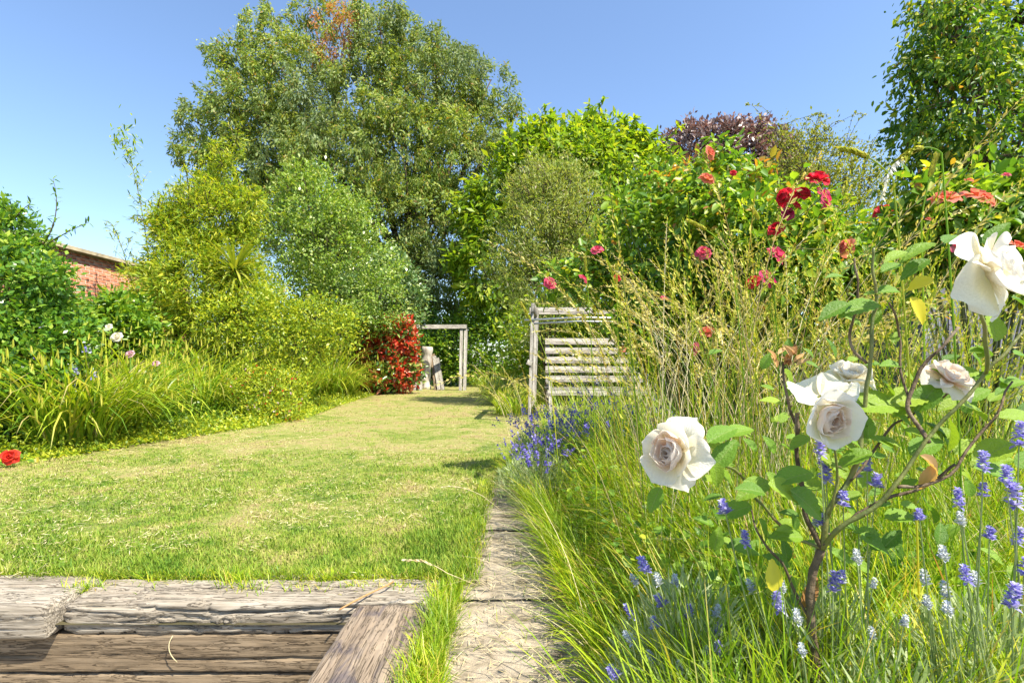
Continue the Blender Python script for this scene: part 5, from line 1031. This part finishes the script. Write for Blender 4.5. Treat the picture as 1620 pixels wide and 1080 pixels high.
rose(wr, W(1068, 716, .80), (-.74, -.60, .16), .054, ('p_blush', 'p_white'), BIG, True, label='cream rose fully open with blush centre, front left', seed=101)
rose(wr, W(1304, 662, .86), (.05, -.85, -.05), .050, ('p_blush', 'p_white'), CUP, True, label='cupped cream rose with flared petals above it', seed=102)
rose(wr, W(1560, 432, .72), (.35, -.6, .2), .058, ('p_white', 'p_white'), BIG, True, label='largest cream rose at the upper right, petals flared wide', seed=103)
rose(wr, W(1298, 628, .89), (-.2, -.35, .9), .050, ('p_white', 'p_white'), [(4, 74, 1.0, 1, .1)], True, label='flared outer cream petals above the cupped rose', seed=106)
rose(wr, W(1345, 598, .97), (-.1, -.5, .8), .042, ('p_white', 'p_white'), LOOSE, True, label='ragged cream rose behind the cupped one', seed=104)
rose(wr, W(1500, 600, .93), (.2, -.6, .6), .042, ('p_blush', 'p_blush'), LOOSE, True, label='fading blush rose beside the thick stem', seed=105)
# rose leaves, one by one, serrated
def big_leaf_mesh(mat, seed=0):
    n = 15; t = np.linspace(0, 1, n); w = .27*np.sin(math.pi*np.clip(t, .01, .99)**.72)**.9; w[0] = .01; w[-1] = 0; mb = MB(); v = []; ser = .028*(np.arange(n) % 2)
    for i_ in range(n):
        z = -.22*t[i_]**2
        for u in (-1, -.5, 0, .5, 1):
            ww = w[i_]*abs(u)+(ser[i_] if abs(u) == 1 and 0 < i_ < n-1 else 0); v.append((t[i_]+.05*abs(u)*w[i_]*3-.0, math.copysign(ww, u) if u else 0, z+.30*ww+.012*math.sin(t[i_]*40+abs(u)*2+seed)*abs(u)))
    q = [(i_*5+j, i_*5+j+1, i_*5+j+6, i_*5+j+5) for i_ in range(n-1) for j in range(4)]; mb.add(v, q); return mb.mesh('leaf', mat, True)
def add_veins(m):
    t = m.node_tree; tc = t.nodes.new('ShaderNodeTexCoord'); sp_ = t.nodes.new('ShaderNodeSeparateXYZ'); t.links.new(tc.outputs['Object'], sp_.inputs[0])
    ay = math_(t, 'ABSOLUTE', sp_.outputs[1]); ph = math_(t, 'FRACT', math_(t, 'MULTIPLY', math_(t, 'SUBTRACT', sp_.outputs[0], math_(t, 'MULTIPLY', ay, .9)), 9.0))
    v1 = math_(t, 'LESS_THAN', math_(t, 'ABSOLUTE', math_(t, 'SUBTRACT', ph, .5)), .06); v2 = math_(t, 'LESS_THAN', ay, .012); v = math_(t, 'MAXIMUM', math_(t, 'MULTIPLY', v1, .45), v2)
    n = noise(t, 12, 4, .6, tc.outputs['Object'])
    for nd in [x for x in t.nodes if x.type in ('BSDF_PRINCIPLED', 'BSDF_TRANSLUCENT')]:
        src = nd.inputs[0].links[0].from_socket; c = mixc(t, math_(t, 'MULTIPLY', v, .55), src, (.30, .38, .10)); c = mixc(t, math_(t, 'MULTIPLY', n.outputs[0], .5), c, (.16, .24, .03)); t.links.new(c, nd.inputs[0])
        bp = t.nodes.new('ShaderNodeBump'); bp.inputs['Strength'].default_value = .3; bp.inputs['Distance'].default_value = .03; bp.invert = True; t.links.new(math_(t, 'ADD', v, math_(t, 'MULTIPLY', n.outputs[0], .8)), bp.inputs['Height']); t.links.new(bp.outputs[0], nd.inputs['Normal'])
M['big_leaf'] = leafmat('near_rose_leaf', [(0, (.06, .16, .015)), (.5, (.13, .27, .022)), (1, (.27, .38, .03))], .34, .45, .4)
add_veins(M['big_leaf'])
BL = [big_leaf_mesh(M['big_leaf'], s) for s in range(3)]; BY = big_leaf_mesh(M['yellow_leaf'], 5); BD = big_leaf_mesh(M['dry_leaf'], 7)
def bleaf(px, py, Y, L, ang, tilt=0.5, me=None, face=.3, lab=None, curl=0):
    """ang = screen direction the leaf points to (deg, 0 = right, 90 = up)"""
    D = Vector((math.cos(R(ang)), face*random.uniform(-1, 1), math.sin(R(ang)))).normalized(); Nn = Vector((random.uniform(-.3, .3), -tilt, 1)).normalized()
    Y_ = Nn.cross(D).normalized(); Z_ = D.cross(Y_); o = bpy.data.objects.new('leaf', me or random.choice(BL)); col.objects.link(o); o.parent = wr
    o.matrix_local = Matrix.Translation(Vector(W(px, py, Y))-wr.location) @ Matrix((D, Y_, Z_)).transposed().to_4x4() @ Matrix.Diagonal((L*.88, L*.88*(1-curl), L*.88*(1+2*curl), 1))
    if lab: o['label'] = lab
for a in [(1215, 765, .84, .085, -20, .9), (1285, 748, .86, .085, 185, .5), (1215, 760, .88, .075, 200, .8), (1120, 700, .86, .075, 30, .5), (1120, 705, .88, .06, -15, .6), (1130, 740, .86, .07, 55, .7), (1150, 690, .9, .07, 20, .5), (1045, 770, .82, .05, 240, .6),
          (1130, 730, .85, .05, -80, .6), (1480, 385, .85, .07, 200, .4), (1495, 385, .85, .075, 25, .3), (1440, 400, .85, .06, 190, .4), (1470, 410, .86, .06, 210, .5), (1390, 480, .9, .085, 190, .7), (1345, 480, .9, .07, 200, .6),
          (1420, 640, .93, .12, 175, .9), (1400, 640, .93, .10, 20, .8), (1450, 650, .92, .08, 60, .7), (1580, 660, .85, .09, 0, .5), (1600, 700, .86, .09, 200, .6), (1520, 640, .9, .08, -15, .6), (1500, 660, .88, .08, -60, .6), (1460, 790, .88, .07, -40, .5),
          (1540, 740, .85, .085, -10, .6), (1400, 820, .9, .07, 10, .5), (1360, 850, .92, .07, -20, .5), (1270, 850, .93, .07, 170, .6), (1190, 800, .93, .075, 195, .7), (1200, 820, .93, .06, -60, .6), (1575, 540, .86, .07, 80, .4), (1605, 560, .86, .07, -10, .5), (1240, 640, .93, .05, 160, .5), (1280, 690, .9, .05, 200, .5), (1330, 690, .9, .05, -20, .5),
          (1340, 440, .92, .05, 170, .5), (1395, 430, .92, .05, 30, .5), (1560, 390, .9, .06, 60, .5), (1600, 470, .85, .07, -30, .5), (1440, 720, .88, .08, 30, .6), (1380, 715, .9, .07, 200, .6), (1250, 775, .84, .09, -35, 1.1), (1210, 780, .84, .06, 160, .6)]: bleaf(*a)
for _ in range(110):
    bleaf(random.uniform(1110, 1620), random.uniform(560, 930), random.uniform(1.0, 1.35), random.uniform(.035, .07), random.uniform(-70, 200), random.uniform(.3, 1))
for _ in range(54):
    c_ = random.choice([(1340, 700), (1400, 620), (1480, 680), (1290, 800), (1390, 500), (1540, 600), (1360, 830), (1440, 740)]); bleaf(c_[0]+random.uniform(-45, 45), c_[1]+random.uniform(-45, 45), .93, random.uniform(.03, .058), random.uniform(-60, 200), random.uniform(.3, 1))
bleaf(1222, 935, .88, .06, 80, 1.5, BY, lab='yellow black-spotted leaf'); bleaf(1440, 470, .88, .06, -60, 1.2, BY, lab='yellowed leaf'); bleaf(1475, 440, .88, .05, 200, 1.0, BY, lab='yellowed leaf')
bleaf(1455, 720, .86, .065, -35, 1.2, BD, lab='dry curled brown leaf', curl=.4); bleaf(1475, 735, .86, .06, -100, 1.0, BD, lab='dry curled brown leaf', curl=.3); bleaf(1270, 960, .95, .07, 60, 1.3, BD, lab='dead brown leaf low on the bush', curl=.3)
for k in range(12): bleaf(1243+random.uniform(-18, 18), 572+random.uniform(-12, 14), .95, .03, random.uniform(40, 140), 1, BD, lab='withered brown petal tuft', curl=.4)
